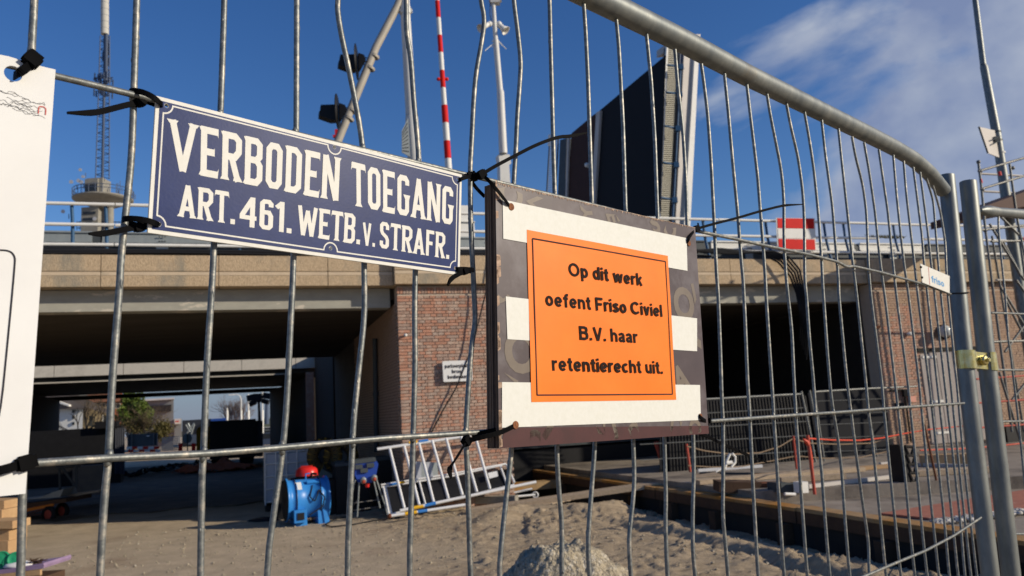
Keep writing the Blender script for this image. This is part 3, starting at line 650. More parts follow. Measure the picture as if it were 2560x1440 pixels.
TB = [(1541,21),(1711,105),(1867,188),(2012,259),(2096,300),(2172,337),(2233,368),(2285,399),(2324,433),(2358,476)]
q = G(); q.tube([FT(-1.86, 2.20), FT(-.8, 2.2), FT(0.02, 2.2)] + smooth_path([fe(*p) for p in TB], 3), .0195, 20); obj('top_rail', q, M['galv_tube'], fence)
pp = [fe(2366, 440), fe(2395, 728), fe(2415, 931), fe(2476, 1440)]; pp.append(pp[-1]+(pp[-1]-pp[0])*1.05*V((.55, .55, 1)))
pp[-1][2] = 0.02
q = G(); q.tube(pp, .0212, 20); obj('end_post', q, M['galv_tube'], fence)
q = G(); q.tube([FT(-1.88, 2.2), FT(-1.88, .02)], .0212, 16); obj('end_post', q, M['galv_tube'], fence)
q = G(); q.tube([FT(-1.86, .25), FT(1.5, .25)], .0195, 12); obj('bottom_rail', q, M['galv_tube'], fence)
q = G()
for a in np.linspace(0, 6.283, 25)[:-1]: pass
pw = fe(2396, 733); q.tube([pw+V((math.cos(a)*.0235, math.sin(a)*.0235, .003*math.sin(a))) for a in np.linspace(0, 6.283, 25)[:-1]], .0022, 6, closed=True)
obj('wire_clip', q, M['darkin'], fence)
# weld beads where the wires cross
def px_path(px):
    return [(float(a), float(b)) for a, b in px]
HP = [[(140,190),(330,236),(600,302),(900,373),(1180,440),(1450,505),(1745,578),(1908,613),(2050,643),(2116,668),(2203,681),(2376,735)], [(72,1159),(267,1145),(506,1135),(704,1119),(952,1096),(1205,1080),(1500,1066),(1773,1053),(1992,1037.5),(2233,1020),(2410,1008)]]
q = G()
for w in VW:
    for hp in HP:
        done = False
        for i in range(len(w)-1):
            for j in range(len(hp)-1):
                (x1, y1), (x2, y2), (x3, y3), (x4, y4) = w[i], w[i+1], hp[j], hp[j+1]
                dn = (x1-x2)*(y3-y4)-(y1-y2)*(x3-x4)
                if abs(dn) < 1e-6 or done: continue
                t = ((x1-x3)*(y3-y4)-(y1-y3)*(x3-x4))/dn; u = -((x1-x2)*(y1-y3)-(y1-y2)*(x1-x3))/dn
                if 0 <= t <= 1 and 0 <= u <= 1:
                    done = True; c = fe(x1+t*(x2-x1), y1+t*(y2-y1), ho*.5)
                    for dz in (-1, 1):
                        q.sph(c+V((0, 0, dz*WR*.9))+FD*random.uniform(-.0012, .0012), (.0030, .0034, .0042), 8, 5, jit=.35)
obj('weld_beads', q, M['galv'], fence, kind='stuff')
q = G()
for w in VW[:14]:
    for k in range(7):
        i = random.randrange(len(w)-1); t = random.random(); c = fe(w[i][0]+t*(w[i+1][0]-w[i][0]), w[i][1]+t*(w[i+1][1]-w[i][1])); a_ = random.uniform(0, 6.28)
        q.sph(c+V((math.cos(a_), math.sin(a_), 0))*WR*.75, (.0012, .0012, random.uniform(.002, .006)), 6, 4)
obj('zinc_drips', q, M['galv'], fence, kind='stuff')
# second panel on the right
P2 = V((1.305, 2.185, 0)); F2 = unit((.78, .62, 0)); FN2 = V((-F2[1], F2[0], 0))
def fe2(x, y): return hit(x, y, P2, FN2)
fen2 = root('mesh_fence_panel', P2, 'second galvanised fence panel at the right edge, its post standing clear of the first', 'fence panel')
pp = [fe2(2420, 455), fe2(2464, 879), fe2(2528, 1440)]; pp.append(V((pp[-1][0]-.02, pp[-1][1], .02)))
q = G(); q.tube(pp, .0222, 20); obj('end_post', q, M['galv_tube'], fen2)
q = G(); q.lathe(pp[0]+V((0, 0, .0005)), [(.0215, -.004), (.017, -.004), (.017, -.003)], 16); obj('post_rim', q, M['darkin'], fen2)
a = fe2(2455, 526); b = fe2(2560, 536); e = a+unit(b-a)*3.2; e[2] = a[2]-.02
q = G(); q.tube([a-unit(b-a)*.012, a+unit(b-a)*.006, a+unit(b-a)*.05, a+unit(b-a)*.12, b+(b-a)*.2, e], [.006, .013, .0165, .0135, .017, .0185], 16); obj('top_rail', q, M['galv_tube'], fen2)
for w in ([(2496,520),(2496,573),(2503,643),(2514,747),(2520.6,851),(2526,880),(2542,1016),(2552.6,1113),(2566,1250)], [(2540,530),(2550,580),(2562,640),(2580,760),(2596,950)], [(2600,530),(2624,760),(2650,1100)]):
    q = G(); q.tube(smooth_path([fe2(*p) for p in w]), WR, 8); obj('vertical_wire', q, M['galv'], fen2)
for w in ([(2478,782),(2560,785),(2700,789)], [(2486,925),(2560,925),(2700,926)], [(2498,1054),(2560,1053),(2700,1050)], [(2530,1335),(2560,1335),(2700,1325)]):
    q = G(); q.tube([fe2(*p) for p in w], WR, 8); obj('horizontal_wire', q, M['galv'], fen2)
# coupler
c1 = fe(2411, 900)-FN*.004; c2 = fe2(2467, 905)
cp = root('fence_coupler', (c1+c2)/2, 'yellow zinc plated clamp coupling the two fence posts at mid height', 'clamp')
ax = unit(c2-c1); up = V((0, 0, 1)); fw = unit(np.cross(ax, up)); fw = fw if fw[1] < 0 else -fw
for c, m0, sg in ((c1, .0225, -1), (c2, .0235, 1)):
    q = G(); ring = [c+(-ax*sg*math.cos(t)*-1*m0*-1+fw*math.sin(t)*m0) for t in np.linspace(-.3, 2.6, 14)]
    ring = [c+(ax*math.cos(t)*m0*(-sg)*-1+fw*math.sin(t)*m0) for t in np.linspace(-2.2, 2.2, 22)]
    q.ribbon(ring, up, .024, .0016); obj('clamp_jaw', q, M['brass'], cp)
mid = (c1+c2)/2+fw*.006
q = G(); q.box(mid, (np.linalg.norm(c2-c1)/2-.014, .008, .022), (ax, fw, up)); obj('bridge_plate', q, M['brass'], cp)
q = G(); q.lathe(mid+fw*.008, [(.004, 0), (.013, .001), (.013, .010), (.011, .013), (.004, .014)], 8, frame(fw), sm=False); q.tube([mid+fw*.01, mid+fw*.03], .0048, 10); obj('bolt', q, M['brass'], cp)

# bold grotesque letters built from strokes (unit = cap height)
def ell(cx, cy, rx, ry, a0, a1, n=16): return [(cx+rx*math.cos(math.radians(a0+(a1-a0)*k/n)), cy+ry*math.sin(math.radians(a0+(a1-a0)*k/n))) for k in range(n+1)]
SG = {'o': (.62, [('c', ell(.31,.365,.215,.275,0,345,23))]), 'p': (.63, [[(.095,-.27),(.095,.73)], ('c', ell(.325,.365,.205,.275,0,345,23))]), 'b': (.63, [[(.095,0),(.095,1)], ('c', ell(.325,.365,.205,.275,0,345,23))]),
 'd': (.62, [[(.53,0),(.53,1)], ('c', ell(.30,.365,.205,.275,0,345,23))]), 'g': (.62, [[(.53,.73),(.53,-.05)]+ell(.32,-.03,.21,.16,0,-150,8), ('c', ell(.30,.38,.205,.265,0,345,23))]),
 'h': (.61, [[(.095,0),(.095,1)], [(.095,.40)]+ell(.31,.42,.205,.215,170,0,9)+[(.515,0)]]), 'n': (.61, [[(.095,0),(.095,.73)], [(.095,.40)]+ell(.31,.42,.205,.215,170,0,9)+[(.515,0)]]),
 'r': (.41, [[(.095,0),(.095,.73)], [(.095,.40),(.13,.53),(.21,.61),(.31,.64),(.41,.62)]]), 'i': (.19, [[(.095,0),(.095,.73)], [(.095,.83),(.095,1)]]), 'l': (.19, [[(.095,0),(.095,1)]]),
 't': (.38, [[(.19,.93),(.19,.22),(.22,.12),(.29,.09),(.38,.10)], [(0,.655),(.36,.655)]]), 'f': (.40, [[(.42,.91),(.32,.92),(.24,.88),(.20,.80),(.20,0)], [(0,.655),(.38,.655)]]),
 'w': (.92, [[(.08,.73),(.26,0)], [(.26,0),(.46,.70)], [(.46,.70),(.66,0)], [(.84,.73),(.66,0)]]), 'v': (.60, [[(.09,.73),(.30,0)], [(.51,.73),(.30,0)]]),
 'e': (.61, [[(.10,.36),(.52,.36)], ell(.31,.365,.215,.275,-2,318,22)]), 'c': (.57, [ell(.31,.365,.215,.275,48,312,18)]),
 's': (.56, [[(.47,.53),(.41,.61),(.28,.645),(.15,.60),(.12,.51),(.20,.42),(.36,.36),(.46,.28),(.46,.17),(.37,.10),(.25,.085),(.13,.12),(.07,.22)]]),
 'a': (.58, [[(.09,.52),(.14,.60),(.28,.645),(.41,.61),(.46,.52),(.46,.14),(.51,0)], [(.46,.41),(.26,.36),(.13,.30),(.10,.19),(.17,.10),(.29,.095),(.40,.14),(.46,.25)]]),
 'u': (.61, [[(.095,.73),(.095,.31)]+ell(.30,.30,.205,.205,190,355,8)+[(.515,.35)], [(.515,0),(.515,.73)]]), 'k': (.58, [[(.095,0),(.095,1)], [(.50,.73),(.13,.30)], [(.25,.40),(.50,0)]]),
 'O': (.94, [('c', ell(.47,.5,.375,.41,0,350,34))]), 'C': (.88, [ell(.47,.5,.375,.41,42,318,26)]), 'F': (.66, [[(.1,0),(.1,1)], [(0,.915),(.66,.915)], [(.1,.50),(.58,.50)]]), 'V': (.80, [[(.09,1),(.40,0)], [(.71,1),(.40,0)]]),
 'B': (.76, [[(.1,0),(.1,1)], [(0,.915),(.45,.915),(.60,.86),(.63,.74),(.58,.60),(.45,.54),(.1,.54)], [(.1,.535),(.48,.535),(.63,.46),(.665,.32),(.62,.15),(.47,.085),(0,.085)]]), '.': (.19, [[(0,.09),(.19,.09)]]), '-': (.34, [[(0,.36),(.34,.36)]])}
def sans_text(gm, body, pl, pr, up, cap, lift, w=.19, gap=.115):
    pl, pr, up, lift = V(pl), V(pr), unit(up), V(lift); x = 0; polys = []
    for c in body:
        if c == ' ': x += .34; continue
        wd, st = SG[c]
        for q_ in st:
            closed = q_[0] == 'c'; pts_ = q_[1] if closed else q_
            for pg in stroke([(a+x, b) for a, b in pts_], w, closed): polys.append(pg)
        x += wd+gap
    tot = x-gap
    for k, pg in enumerate(polys):
        ar = sum(pg[i][0]*pg[(i+1) % 4][1]-pg[(i+1) % 4][0]*pg[i][1] for i in range(4)); pg = pg if ar > 0 else pg[::-1]
        pts = [pl+(pr-pl)*(v[0]/tot)+up*(v[1]*cap)+lift*(1+.0012*k) for v in pg]; gm.add(pts, [(0, 1, 2, 3)])
    return gm
# small company plate on the second horizontal wire
nq = [fe(*p, .012) for p in ((2301,659),(2374,690),(2374,733),(2306,706))]
cpl = root('name_plate', sum(nq)/4, 'small white name plate with blue lettering on the mesh beside the right-hand post', 'sign')
q = G(); q.prism(nq[::-1], FN*.0015); obj('plate', q, M['white_en'], cpl)
q = G(); tl, tr, br, bl = nq
def bil(quad, u, v): tl, tr, br, bl = quad; b = bl+(br-bl)*u; t = tl+(tr-tl)*u; return b+(t-b)*v
sans_text(q, 'friso', bil(nq, .34, .22), bil(nq, .80, .22), V((0, 0, 1)), .0175, -FN*.0004, .16, .06); obj('lettering', q, M['fr_blue'], cpl)
q = G(); q.prism([bil(nq, u, v)-FN*.0003 for u, v in ((.25, .02), (.262, .02), (.262, .98), (.25, .98))], -FN*.0002); obj('thin_line', q, M['redpen'], cpl)
for v in (.25, .8):
    q = G(); q.sph(bil(nq, -.01, v)-FN*.001, .003, 8, 5); obj('clip', q, M['blackpl'], cpl)

# ================================================================== BLUE ENAMEL SIGN
SO = .0125
bq = [fe(391, 240, SO), fe(1154, 437, SO), fe(1149, 687.5, SO), fe(369.5, 581.5, SO)]
def c3(X, Yy): return (360+X/3, 220+Yy/3)
bq = [fe(*c3(92, 58), SO), fe(*c3(2384, 650), SO), fe(*c3(2367, 1404), SO), fe(*c3(28, 1084), SO)]
bs = root('warning_sign', sum(bq)/4, 'blue and white enamel sign reading VERBODEN TOEGANG tied to the fence wires', 'sign')
Wd, Hd = .35, .115
def bp(x, y, l=0.0): return bil(bq, x/Wd, y/Hd) - FN*l
def rect(x0, y0, x1, y1): return [(x0, y0), (x1, y0), (x1, y1), (x0, y1)]
def circ(cx, cy, r, n=20): return [(cx+r*math.cos(2*math.pi*k/n), cy+r*math.sin(2*math.pi*k/n)) for k in range(n)]
holes = [(.0090, .0080), (.0093, Hd-.0063), (Wd-.0066, .0070), (Wd-.0060, Hd-.0070), (.1787, .0090), (.1786, Hd-.0056)]
vsx, fsx = curve_fill([rect(0, 0, Wd, Hd)] + [circ(*hh, .0018) for hh in holes], .0012)
q = G(); q.add([bp(v[0], v[1], v[2]-.0012) for v in vsx], fsx); obj('plate', q, M['white_en'], bs)
e = .0032
vsx, fsx = curve_fill([rect(e, e, Wd-e, Hd-e)] + [circ(*hh, .0020) for hh in holes])
q = G(); q.add([bp(v[0], v[1], .00016) for v in vsx], fsx); obj('blue_field', q, M['enamel'], bs)
# inner white line with concave corners and bows round the middle holes
i0 = .0068; ib_, it_ = .0071, .0055; rr = .0078
def arc(cx, cy, r, a0, a1, n=9): return [(cx+r*math.cos(math.radians(a0+(a1-a0)*k/n)), cy+r*math.sin(math.radians(a0+(a1-a0)*k/n))) for k in range(n+1)]
ring = []
mb, mtp = .1787, .1786
ring += arc(i0, ib_, rr, 90, 0) + arc(mb, ib_-.0006, rr, 180, 0) + arc(Wd-i0, ib_, rr, 180, 90) + arc(Wd-i0, Hd-it_, rr, 270, 180) + arc(mtp, Hd-it_+.0006, rr, 360, 180) + arc(i0, Hd-it_, rr, 0, -90)
q = G()
for k, p in enumerate(stroke(ring, .0013, True)):
    pts = [bp(a[0], a[1], .0003) for a in p]; q.add(pts, [(3, 2, 1, 0)])
obj('border_line', q, M['white_en'], bs)
q = G(); L3 = -FN*.0003
def wq(*c): return [fe(*c3(*p), SO) for p in c]
word(q, 'VERBODEN', wq((190,232),(1466,526),(1452,848),(186,606)), L3, .095)
word(q, 'TOEGANG', wq((1558,556),(2318,750),(2312,1028),(1562,880)), L3, .095)
obj('main_lettering', q, M['white_en'], bs)
q = G()
word(q, 'ART.', wq((268,722),(686,792),(680,1024),(258,962)), L3, .085)
word(q, '461.', wq((722,808),(1112,866),(1104,1092),(714,1032)), L3, .09)
word(q, 'WETB.', wq((1156,878),(1628,958),(1617,1174),(1150,1098)), L3, .08)
word(q, 'v.', wq((1640,1008),(1734,1022),(1730,1192),(1640,1178)), L3, .08)
word(q, 'STRAFR.', wq((1770,1000),(2292,1098),(2286,1284),(1766,1198)), L3, .085)
obj('small_lettering', q, M['white_en'], bs)

# ================================================================== PLYWOOD BOARD WITH ORANGE NOTICE
BT = .0195; BO = .0075+BT       # thickness, front plane offset
b4 = [fe(*p, BO) for p in ((1238,456),(1737,569),(1771,1084),(1247,1121))]
bd = root('plywood_board', sum(b4)/4, 'dark film-faced plywood board with worn edges, wired to the fence', 'board')
def e1(X, Yy): return (1160+X/1.92, 400+Yy/1.92)
bholes = [fe(*e1(222, 226), BO), fe(*e1(1075, 400), BO), fe(*e1(243, 1272), BO), fe(*e1(1130, 1232), BO)]
# ply layers, visible as the left edge
ny_ = 13; tl, tr, br, bl = b4
for k in range(ny_):
    o0 = FN*(BT*k/ny_); o1 = FN*(BT/ny_*.93); inset = (FD*random.uniform(.0, .0012))
    q = G(); q.prism([(bl+o0+inset), (br+o0), (tr+o0), (tl+o0+inset)], o1); obj('ply_layer', q, M['ply_edge'] if k % 2 == 0 else M['ply_glue'], bd)
q = G(); q.prism([p-FN*.0006 for p in (bl, br, tr, tl)], FN*.0004); obj('film_face', q, M['film'], bd)
q = G(); u = .955
q.prism([bil(b4, .005, 0)-FN*.0009, bil(b4, 1, 0)-FN*.0009, bil(b4, 1, .036)-FN*.0009, bil(b4, .02, .072)-FN*.0009], FN*.0002); obj('maroon_strip', q, M['film_edge'], bd)
# splintered raw edge along top and left
q = G()
for k in range(150):
    u = k/150; w_ = random.uniform(.003, .009); hh = random.uniform(.001, .006)
    a0 = bil(b4, u, 1); a1 = bil(b4, min(1, u+w_), 1); dn = bil(b4, u, 1-hh*2.2)
    q.add([a0-FN*.0011, a1-FN*.0011, dn-FN*.0011], [(0, 1, 2)])
for k in range(26):
    v = random.random(); hh = random.uniform(.01, .05); w_ = random.uniform(.003, .016)
    q.add([bil(b4, -.001, v)-FN*.0011, bil(b4, w_, v+hh*.2)-FN*.0011, bil(b4, w_*.9, v+hh)-FN*.0011, bil(b4, -.001, v+hh)-FN*.0011], [(0, 1, 2, 3)])
obj('splintered_edge', q, M['raw_edge'], bd, kind='stuff')
# pale stamped letters on the film
for ch, X, Yy, ht, rot in (('O', 275, 920, .048, 0), ('O', 225, 165, .036, 10), ('Z', 340, 190, .022, 150), ('Y', 590, 255, .022, 100), ('E', 715, 275, .026, -70), ('S', 915, 305, .030, 30), ('G', 985, 335, .03, 60), ('O', 1056, 690, .047, 0), ('A', 1040, 1050, .038, 20),
                           ('O', 1110, 1292, .028, 0), ('C', 1020, 1290, .028, 70), ('D', 820, 1312, .03, 110), ('U', 705, 1312, .03, 20), ('N', 660, 1316, .024, 10), ('Z', 450, 1325, .040, 45), ('O', 340, 1365, .03, 90), ('V', 185, 1015, .05, 60), ('A', 165, 680, .03, 150), ('L', 1115, 640, .03, 10), ('Y', 1150, 900, .05, 30)):
    vs_, fs_ = text_fill(ch, .04); a_ = np.array(vs_); a_ -= (a_.max(0)+a_.min(0))/2; sc_ = ht/.73
    c0 = fe(*e1(X, Yy), BO+.0009); cr_, sr_ = math.cos(math.radians(rot)), math.sin(math.radians(rot))
    pts = [c0+FD*sc_*(v[0]*cr_-v[1]*sr_)+V((0, 0, 1))*sc_*(v[0]*sr_+v[1]*cr_) for v in a_]
    # keep only what lies on the board
    keep = []
    for p in pts:
        vv = (p[2]-bl[2])/(tl[2]-bl[2]); xl = bl+(tl-bl)*vv; xr = br+(tr-br)*vv; tt = np.dot(p-xl, FD)/np.dot(xr-xl, FD); keep.append(0.0 < tt < 1.0 and p[2] < tl[2]-.001+(tr[2]-tl[2])*tt and p[2] > bl[2]+.001+(br[2]-bl[2])*tt)
    fs2 = [f for f in fs_ if all(keep[i] for i in f)]
    if fs2: q = G(); q.add(pts, fs2); obj('film_letter', q, M['film_print'], bd, kind='stuff' if ch in 'ESG' else None)
for poly in (((185,190),(1068,375),(1072,532),(188,378)), ((200,655),(1118,760),(1118,918),(208,860)), ((182,1066),(1132,1080),(1137,1248),(182,1285))):
    q = G(); q.prism([fe(*e1(*p), BO+.0011) for p in poly][::-1], -FN*.0003); obj('white_tape_strip', q, M['tape'], bd)
for hc in bholes:
    q = G(); q.lathe(hc-FN*.0022, [(.0045, 0), (.0045, .0006), (.001, .0007)], 14, frame(FN)); obj('drill_hole', q, M['rusty'], bd)
oq = [fe(*e1(*p), BO+.0018) for p in ((302,334),(978,460),(1019,1151),(324,1162))]
no = root('orange_notice', sum(oq)/4, 'orange paper notice in black Dutch text taped to the plywood board', 'notice')
q = G(); n_ = 14; vs_ = []
for i in range(n_+1):
    for j in range(n_+1):
        u, v = i/n_, j/n_; vs_.append(bil(oq, u, v)-FN*(.0004*math.sin(u*9+v*4)*math.sin(v*7)*1.0))
q.add(vs_, [(i*(n_+1)+j, (i+1)*(n_+1)+j, (i+1)*(n_+1)+j+1, i*(n_+1)+j+1) for i in range(n_) for j in range(n_)], True); obj('paper', q, M['orange'], no)
q = G(); li = [fe(*e1(*p), BO+.0026) for p in ((330,376),(968,487),(1002,1124),(352,1128))]
for i in range(4):
    a, b = li[i], li[(i+1) % 4]; q.ribbon([a, b], V((0, 0, 1)) if i % 2 == 0 else FD, .0007, .00005)
obj('border_line', q, M['ink_line'], no)
q = G(); up = V((0, 0, 1))
for s_, (x0, y0), (x1, y1), cap in (('Op dit werk', (497, 557), (850, 606), .0172), ('oefent Friso Civiel', (386, 700), (945, 754), .0172), ('B.V. haar', (549, 863), (828, 880), .0172), ('retentierecht uit.', (417, 1012), (947, 1027), .0172)):
    sans_text(q, s_, fe(*e1(x0, y0), BO), fe(*e1(x1, y1), BO), up, cap, -FN*.0026)
obj('lettering', q, M['ink'], no)

# ================================================================== WHITE BOARD AT THE LEFT
WO = .012
wbq = [FT(-.86, 1.905, WO), fe(139, 174, WO), fe(64, 1234, WO), FT(-.86, 1.56, WO)]
wb = root('white_board', sum(wbq)/4, 'white painted board with a rounded black outline, cut by the left edge of the view', 'board')
W0, H0 = np.linalg.norm(wbq[1]-wbq[0]), .34
def wp(p): # plane coordinates of a world point on the board plane
    return (float(np.dot(p-wbq[3], FD)), float(p[2]-wbq[3][2]))
hc = wp(fe(33, 184, WO)); outl = [wp(p) for p in (wbq[3], wbq[2], wbq[1], wbq[0])]
tops = []
a, b = outl[2], outl[3]
for k in range(1, 40): u = k/40; tops.append((a[0]+(b[0]-a[0])*u, a[1]+(b[1]-a[1])*u+random.uniform(-.0009, .0006)))
vsx, fsx = curve_fill([outl[:3]+tops+outl[3:], circ(hc[0], hc[1], .0062, 22)], .0016)
q = G(); q.add([wbq[3]+FD*v[0]+V((0, 0, v[1]))-FN*(v[2]-.0016) for v in vsx], fsx); obj('panel', q, M['white_board'], wb)
q = G(); ln = [(-700, 618), (-200, 621), (0, 625), (18, 626), (30, 631), (37, 642), (38, 655), (20, 850), (0, 1048), (-20, 1070)]
pts = [fe(x, y, WO+.0004) for x, y in ln]; q.ribbon(smooth_path(pts, 3), unit(FD+V((0, 0, 1))), .0006, .00006)
q = G(); pts = [fe(x, y, WO+.0004) for x, y in ln]; sp = smooth_path(pts, 3)
for i in range(len(sp)-1):
    d = unit(sp[i+1]-sp[i]); nn = unit(np.cross(d, FN)); q.add([sp[i]+nn*.0006-d*.0003, sp[i+1]+nn*.0006, sp[i+1]-nn*.0006, sp[i]-nn*.0006-d*.0003], [(0, 1, 2, 3)])
obj('outline', q, M['ink_line'], wb)
q = G()
for k in range(34):
    y0 = 222+random.uniform(0, 46); x0 = random.uniform(-120, 60); L_ = random.uniform(25, 75); pts = []
    for j in range(9):
        x = min(x0+L_*j/8, 113); pts.append(fe(x, y0+(x)*.24+random.uniform(-4, 4), WO+.0003))
    for i in range(len(pts)-1):
        d = unit(pts[i+1]-pts[i]+1e-6); nn = unit(np.cross(d, FN))*.00011; q.add([pts[i]+nn, pts[i+1]+nn, pts[i+1]-nn, pts[i]-nn], [(0, 1, 2, 3)])
obj('scribble', q, M['ink_line'], wb)
q = G(); pts = [fe(x, y, WO+.0005) for x, y in ((96, 284), (97, 270), (99, 266), (110, 267), (115, 272), (114, 287))]
for i in range(len(pts)-1):
    d = unit(pts[i+1]-pts[i]); nn = unit(np.cross(d, FN))*.0004; q.add([pts[i]+nn, pts[i+1]+nn, pts[i+1]-nn, pts[i]-nn], [(0, 1, 2, 3)])
obj('red_mark', q, M['redpen'], wb)

# ================================================================== CABLE TIES
def tie(loops, head, tail, label, hw=.0024, headsz=(.0042, .0032, .0045), tw=None):
    hp = V(head); t = root('cable_tie', hp, label, 'cable tie')
    for lp, wd in loops:
        q = G(); q.ribbon(smooth_path(lp, 5), wd, hw, .0006); obj('strap', q, M['blackpl'], t)
    if tail:
        pts = smooth_path(tail[0], 5); n_ = len(pts); w_ = [hw]*n_; w_[-1] = hw*.35; w_[-2] = hw*.8
        q = G(); q.ribbon(pts, tail[1], w_, .0011); obj('tail', q, M['blackpl'], t)
    q = G(); d = unit((tail[0][1] if tail else loops[0][0][1])-hp); u_ = unit(np.cross(d, -FN)); q.box(hp, (headsz[0], headsz[1], headsz[2]*.7), (d, u_, np.cross(d, u_)))
    q.box(hp-FN*.0005, (headsz[0]*.6, headsz[1]*1.25, headsz[2]*.55), (d, u_, np.cross(d, u_))); obj('head', q, M['blackpl'], t)
    return t
up = V((0, 0, 1)); f = fe
tie([([f(35,190,.004), f(42,186,.018), f(58,176,.019), f(80,158,.014)], up), ([f(80,140,.010), f(78,132,.002), f(78,128,-.005)], up)], f(80,150,.013), None, 'black cable tie through the hole of the white board, looped over a wire', .0032, (.0062, .0050, .006))
tie([([f(410,264,.004), f(405,262,.0155), f(385,243,.018), f(355,229,.014), f(328,226,.006), f(322,232,-.006), f(345,240,-.009), f(375,250,-.004)], up),
     ([f(352,252,.0), f(370,254,.002), f(388,261,.004)], up)], f(350,256,.004), ([f(350,256,.004), f(318,262,.006), f(280,272,.009), f(235,283,.012), f(168,282,.014)], up), 'black cable tie at the top left corner of the blue sign, tail pointing left')
tie([([f(398,566,.003), f(396,561,.0150), f(370,551,.0165), f(335,546,.013), f(308,547,.006), f(305,553,-.005), f(330,562,-.008), f(372,566,-.002)], up)], f(348,568,.006), ([f(348,568,.006), f(320,572,.007), f(290,578,.010), f(255,585,.013), f(222,584,.014)], up), 'black cable tie at the bottom left corner of the blue sign')
tie([([f(1148,452,.004), f(1146,450,.015), f(1160,445,.0165), f(1178,440,.014), f(1188,434,.004), f(1184,430,-.008), f(1170,438,-.006)], up)], f(1185,443,.012), ([f(1185,443,.012), f(1175,436,.012), f(1168,432,.012)], up), 'black cable tie holding the top right corner of the blue sign', .0022)
tie([([f(1141,672,.004), f(1140,673,.0148), f(1155,672,.0165), f(1172,673,.013), f(1186,675,.004), f(1182,678,-.007), f(1160,679,-.004)], up)], f(1162,678,.014), ([f(1162,678,.014), f(1145,686,.017), f(1128,696,.019), f(1119,713,.020)], up), 'black cable tie at the bottom right corner of the blue sign')
tie([([f(1276,516,.020), f(1273,514,.0305), f(1255,490,.033), f(1235,466,.031), f(1218,447,.026), f(1205,438,.018)], up), ([f(1178,452,-.004), f(1190,470,.0), f(1212,492,.004)], up), ([f(1204,436,.016), f(1185,435,.010), f(1170,432,.004)], up)], f(1204,436,.020),
    ([f(1204,436,.020), f(1240,414,.024), f(1290,388,.028), f(1340,362,.034), f(1395,342,.038), f(1425,341,.040), f(1467,332,.042)], up), 'black cable tie at the top left corner of the plywood board, long tail rising right', .0021, (.0050, .0042, .005))
tie([([f(1719,608,.020), f(1718,606,.0305), f(1724,592,.032), f(1736,576,.026)], up), ([f(1740,572,.020), f(1748,562,.006), f(1744,560,-.006)], up)], f(1741,572,.024),
    ([f(1741,572,.024), f(1790,558,.030), f(1840,546,.037), f(1900,528,.044), f(1960,513,.050), f(2008,511,.052)], up), 'black cable tie at the top right corner of the plywood board, tail crossing the sky', .0021, (.0050, .0042, .005))
tie([([f(1287,1062,.020), f(1284,1066,.0305), f(1250,1082,.033), f(1205,1093,.028), f(1168,1102,.018)], up), ([f(1240,1075,.028), f(1205,1082,.012), f(1180,1092,.004)], up)], f(1166,1102,.017),
    ([f(1166,1104,.017), f(1150,1130,.022), f(1135,1155,.026), f(1122,1172,.028), f(1128,1196,.030)], unit(FD+up)), 'black cable tie at the bottom left corner of the plywood board, tail hanging down', .0026, (.0050, .0042, .005))
tie([([f(1746,1040,.020), f(1747,1040,.0305), f(1758,1049,.031), f(1769,1055,.024), f(1771,1062,.008)], up)], f(1772,1052,.012), None, 'short black cable tie at the bottom right corner of the plywood board', .0026)
tie([([f(1738,1072,-.004), f(1745,1080,-.006), f(1760,1092,-.008)], up)], f(1738,1070,-.004), ([f(1745,1080,-.006), f(1800,1107,-.012), f(1870,1138,-.020), f(1920,1157,-.024)], up), 'grey black tie tail sticking out below the plywood board, pointing down right', .0021)
tie([([f(-40,1188,.016), f(0,1176,.017), f(30,1168,.017), f(60,1158,.013)], up), ([f(66,1150,.008), f(72,1146,-.003)], up)], f(64,1157,.012), None, 'black cable tie at the lower right corner of the white board', .0032, (.0065, .0045, .006))

# ================================================================== ON THE VIADUCT
def seg_tube(q, pts, r, seg=8): return q.tube(pts, r, seg)
NR = .20
gr = root('pipe_railing', B(-2, NR, 4.5), 'white pipe railing on blue posts along the top of the near viaduct', 'railing')
zt, zm, zl = P(118,508,NR)[2], P(118,560,NR)[2], P(118,611,NR)[2]
cuts = [(-13.4, -8.1), (-8.08, -4.62), (-4.6, -.9), (.3, 1.9), (3.7, 6.9), (6.92, 9.2), (9.22, 12.3), (12.35, 18), (18.1, 23.8)]
for a, b in cuts:
    for z in (zt, zm+.0, zl):
        if z == zm and a == 9.22: a2, b2 = 9.22, 11.0
        else: a2, b2 = a, b
        q = G(); q.tube([B(a2, NR, z+random.uniform(-.006, .006)), B((a2+b2)/2, NR, z), B(b2, NR, z+random.uniform(-.006, .006))], .030, 10); obj('rail', q, M['white_p'], gr)
for x in (-420, -330, 180, 265, 597, 640, 1765, 1922, 2068, 2117, 2242, 2500, 2780):
    b0 = P(x, 575+.03*(x-1280)*.5, NR); s0 = (b0-O)@D
    q = G(); q.tube([B(s0-.02, NR+.045, zt-.01), B(s0, NR+.06, zm), B(s0+.02+.03*(x > 1500), NR+.02, 4.50)], [.03, .03, .034], 6); obj('post', q, M['blue_post'], gr)
gp = root('guard_barrier', B(-2, 1.0, 4.5), 'grey sheet steel guard barrier behind the white pipe railing', 'guardrail')
z0, z1 = P(110,606,1.)[2], P(110,577,1.)[2]
x = -13
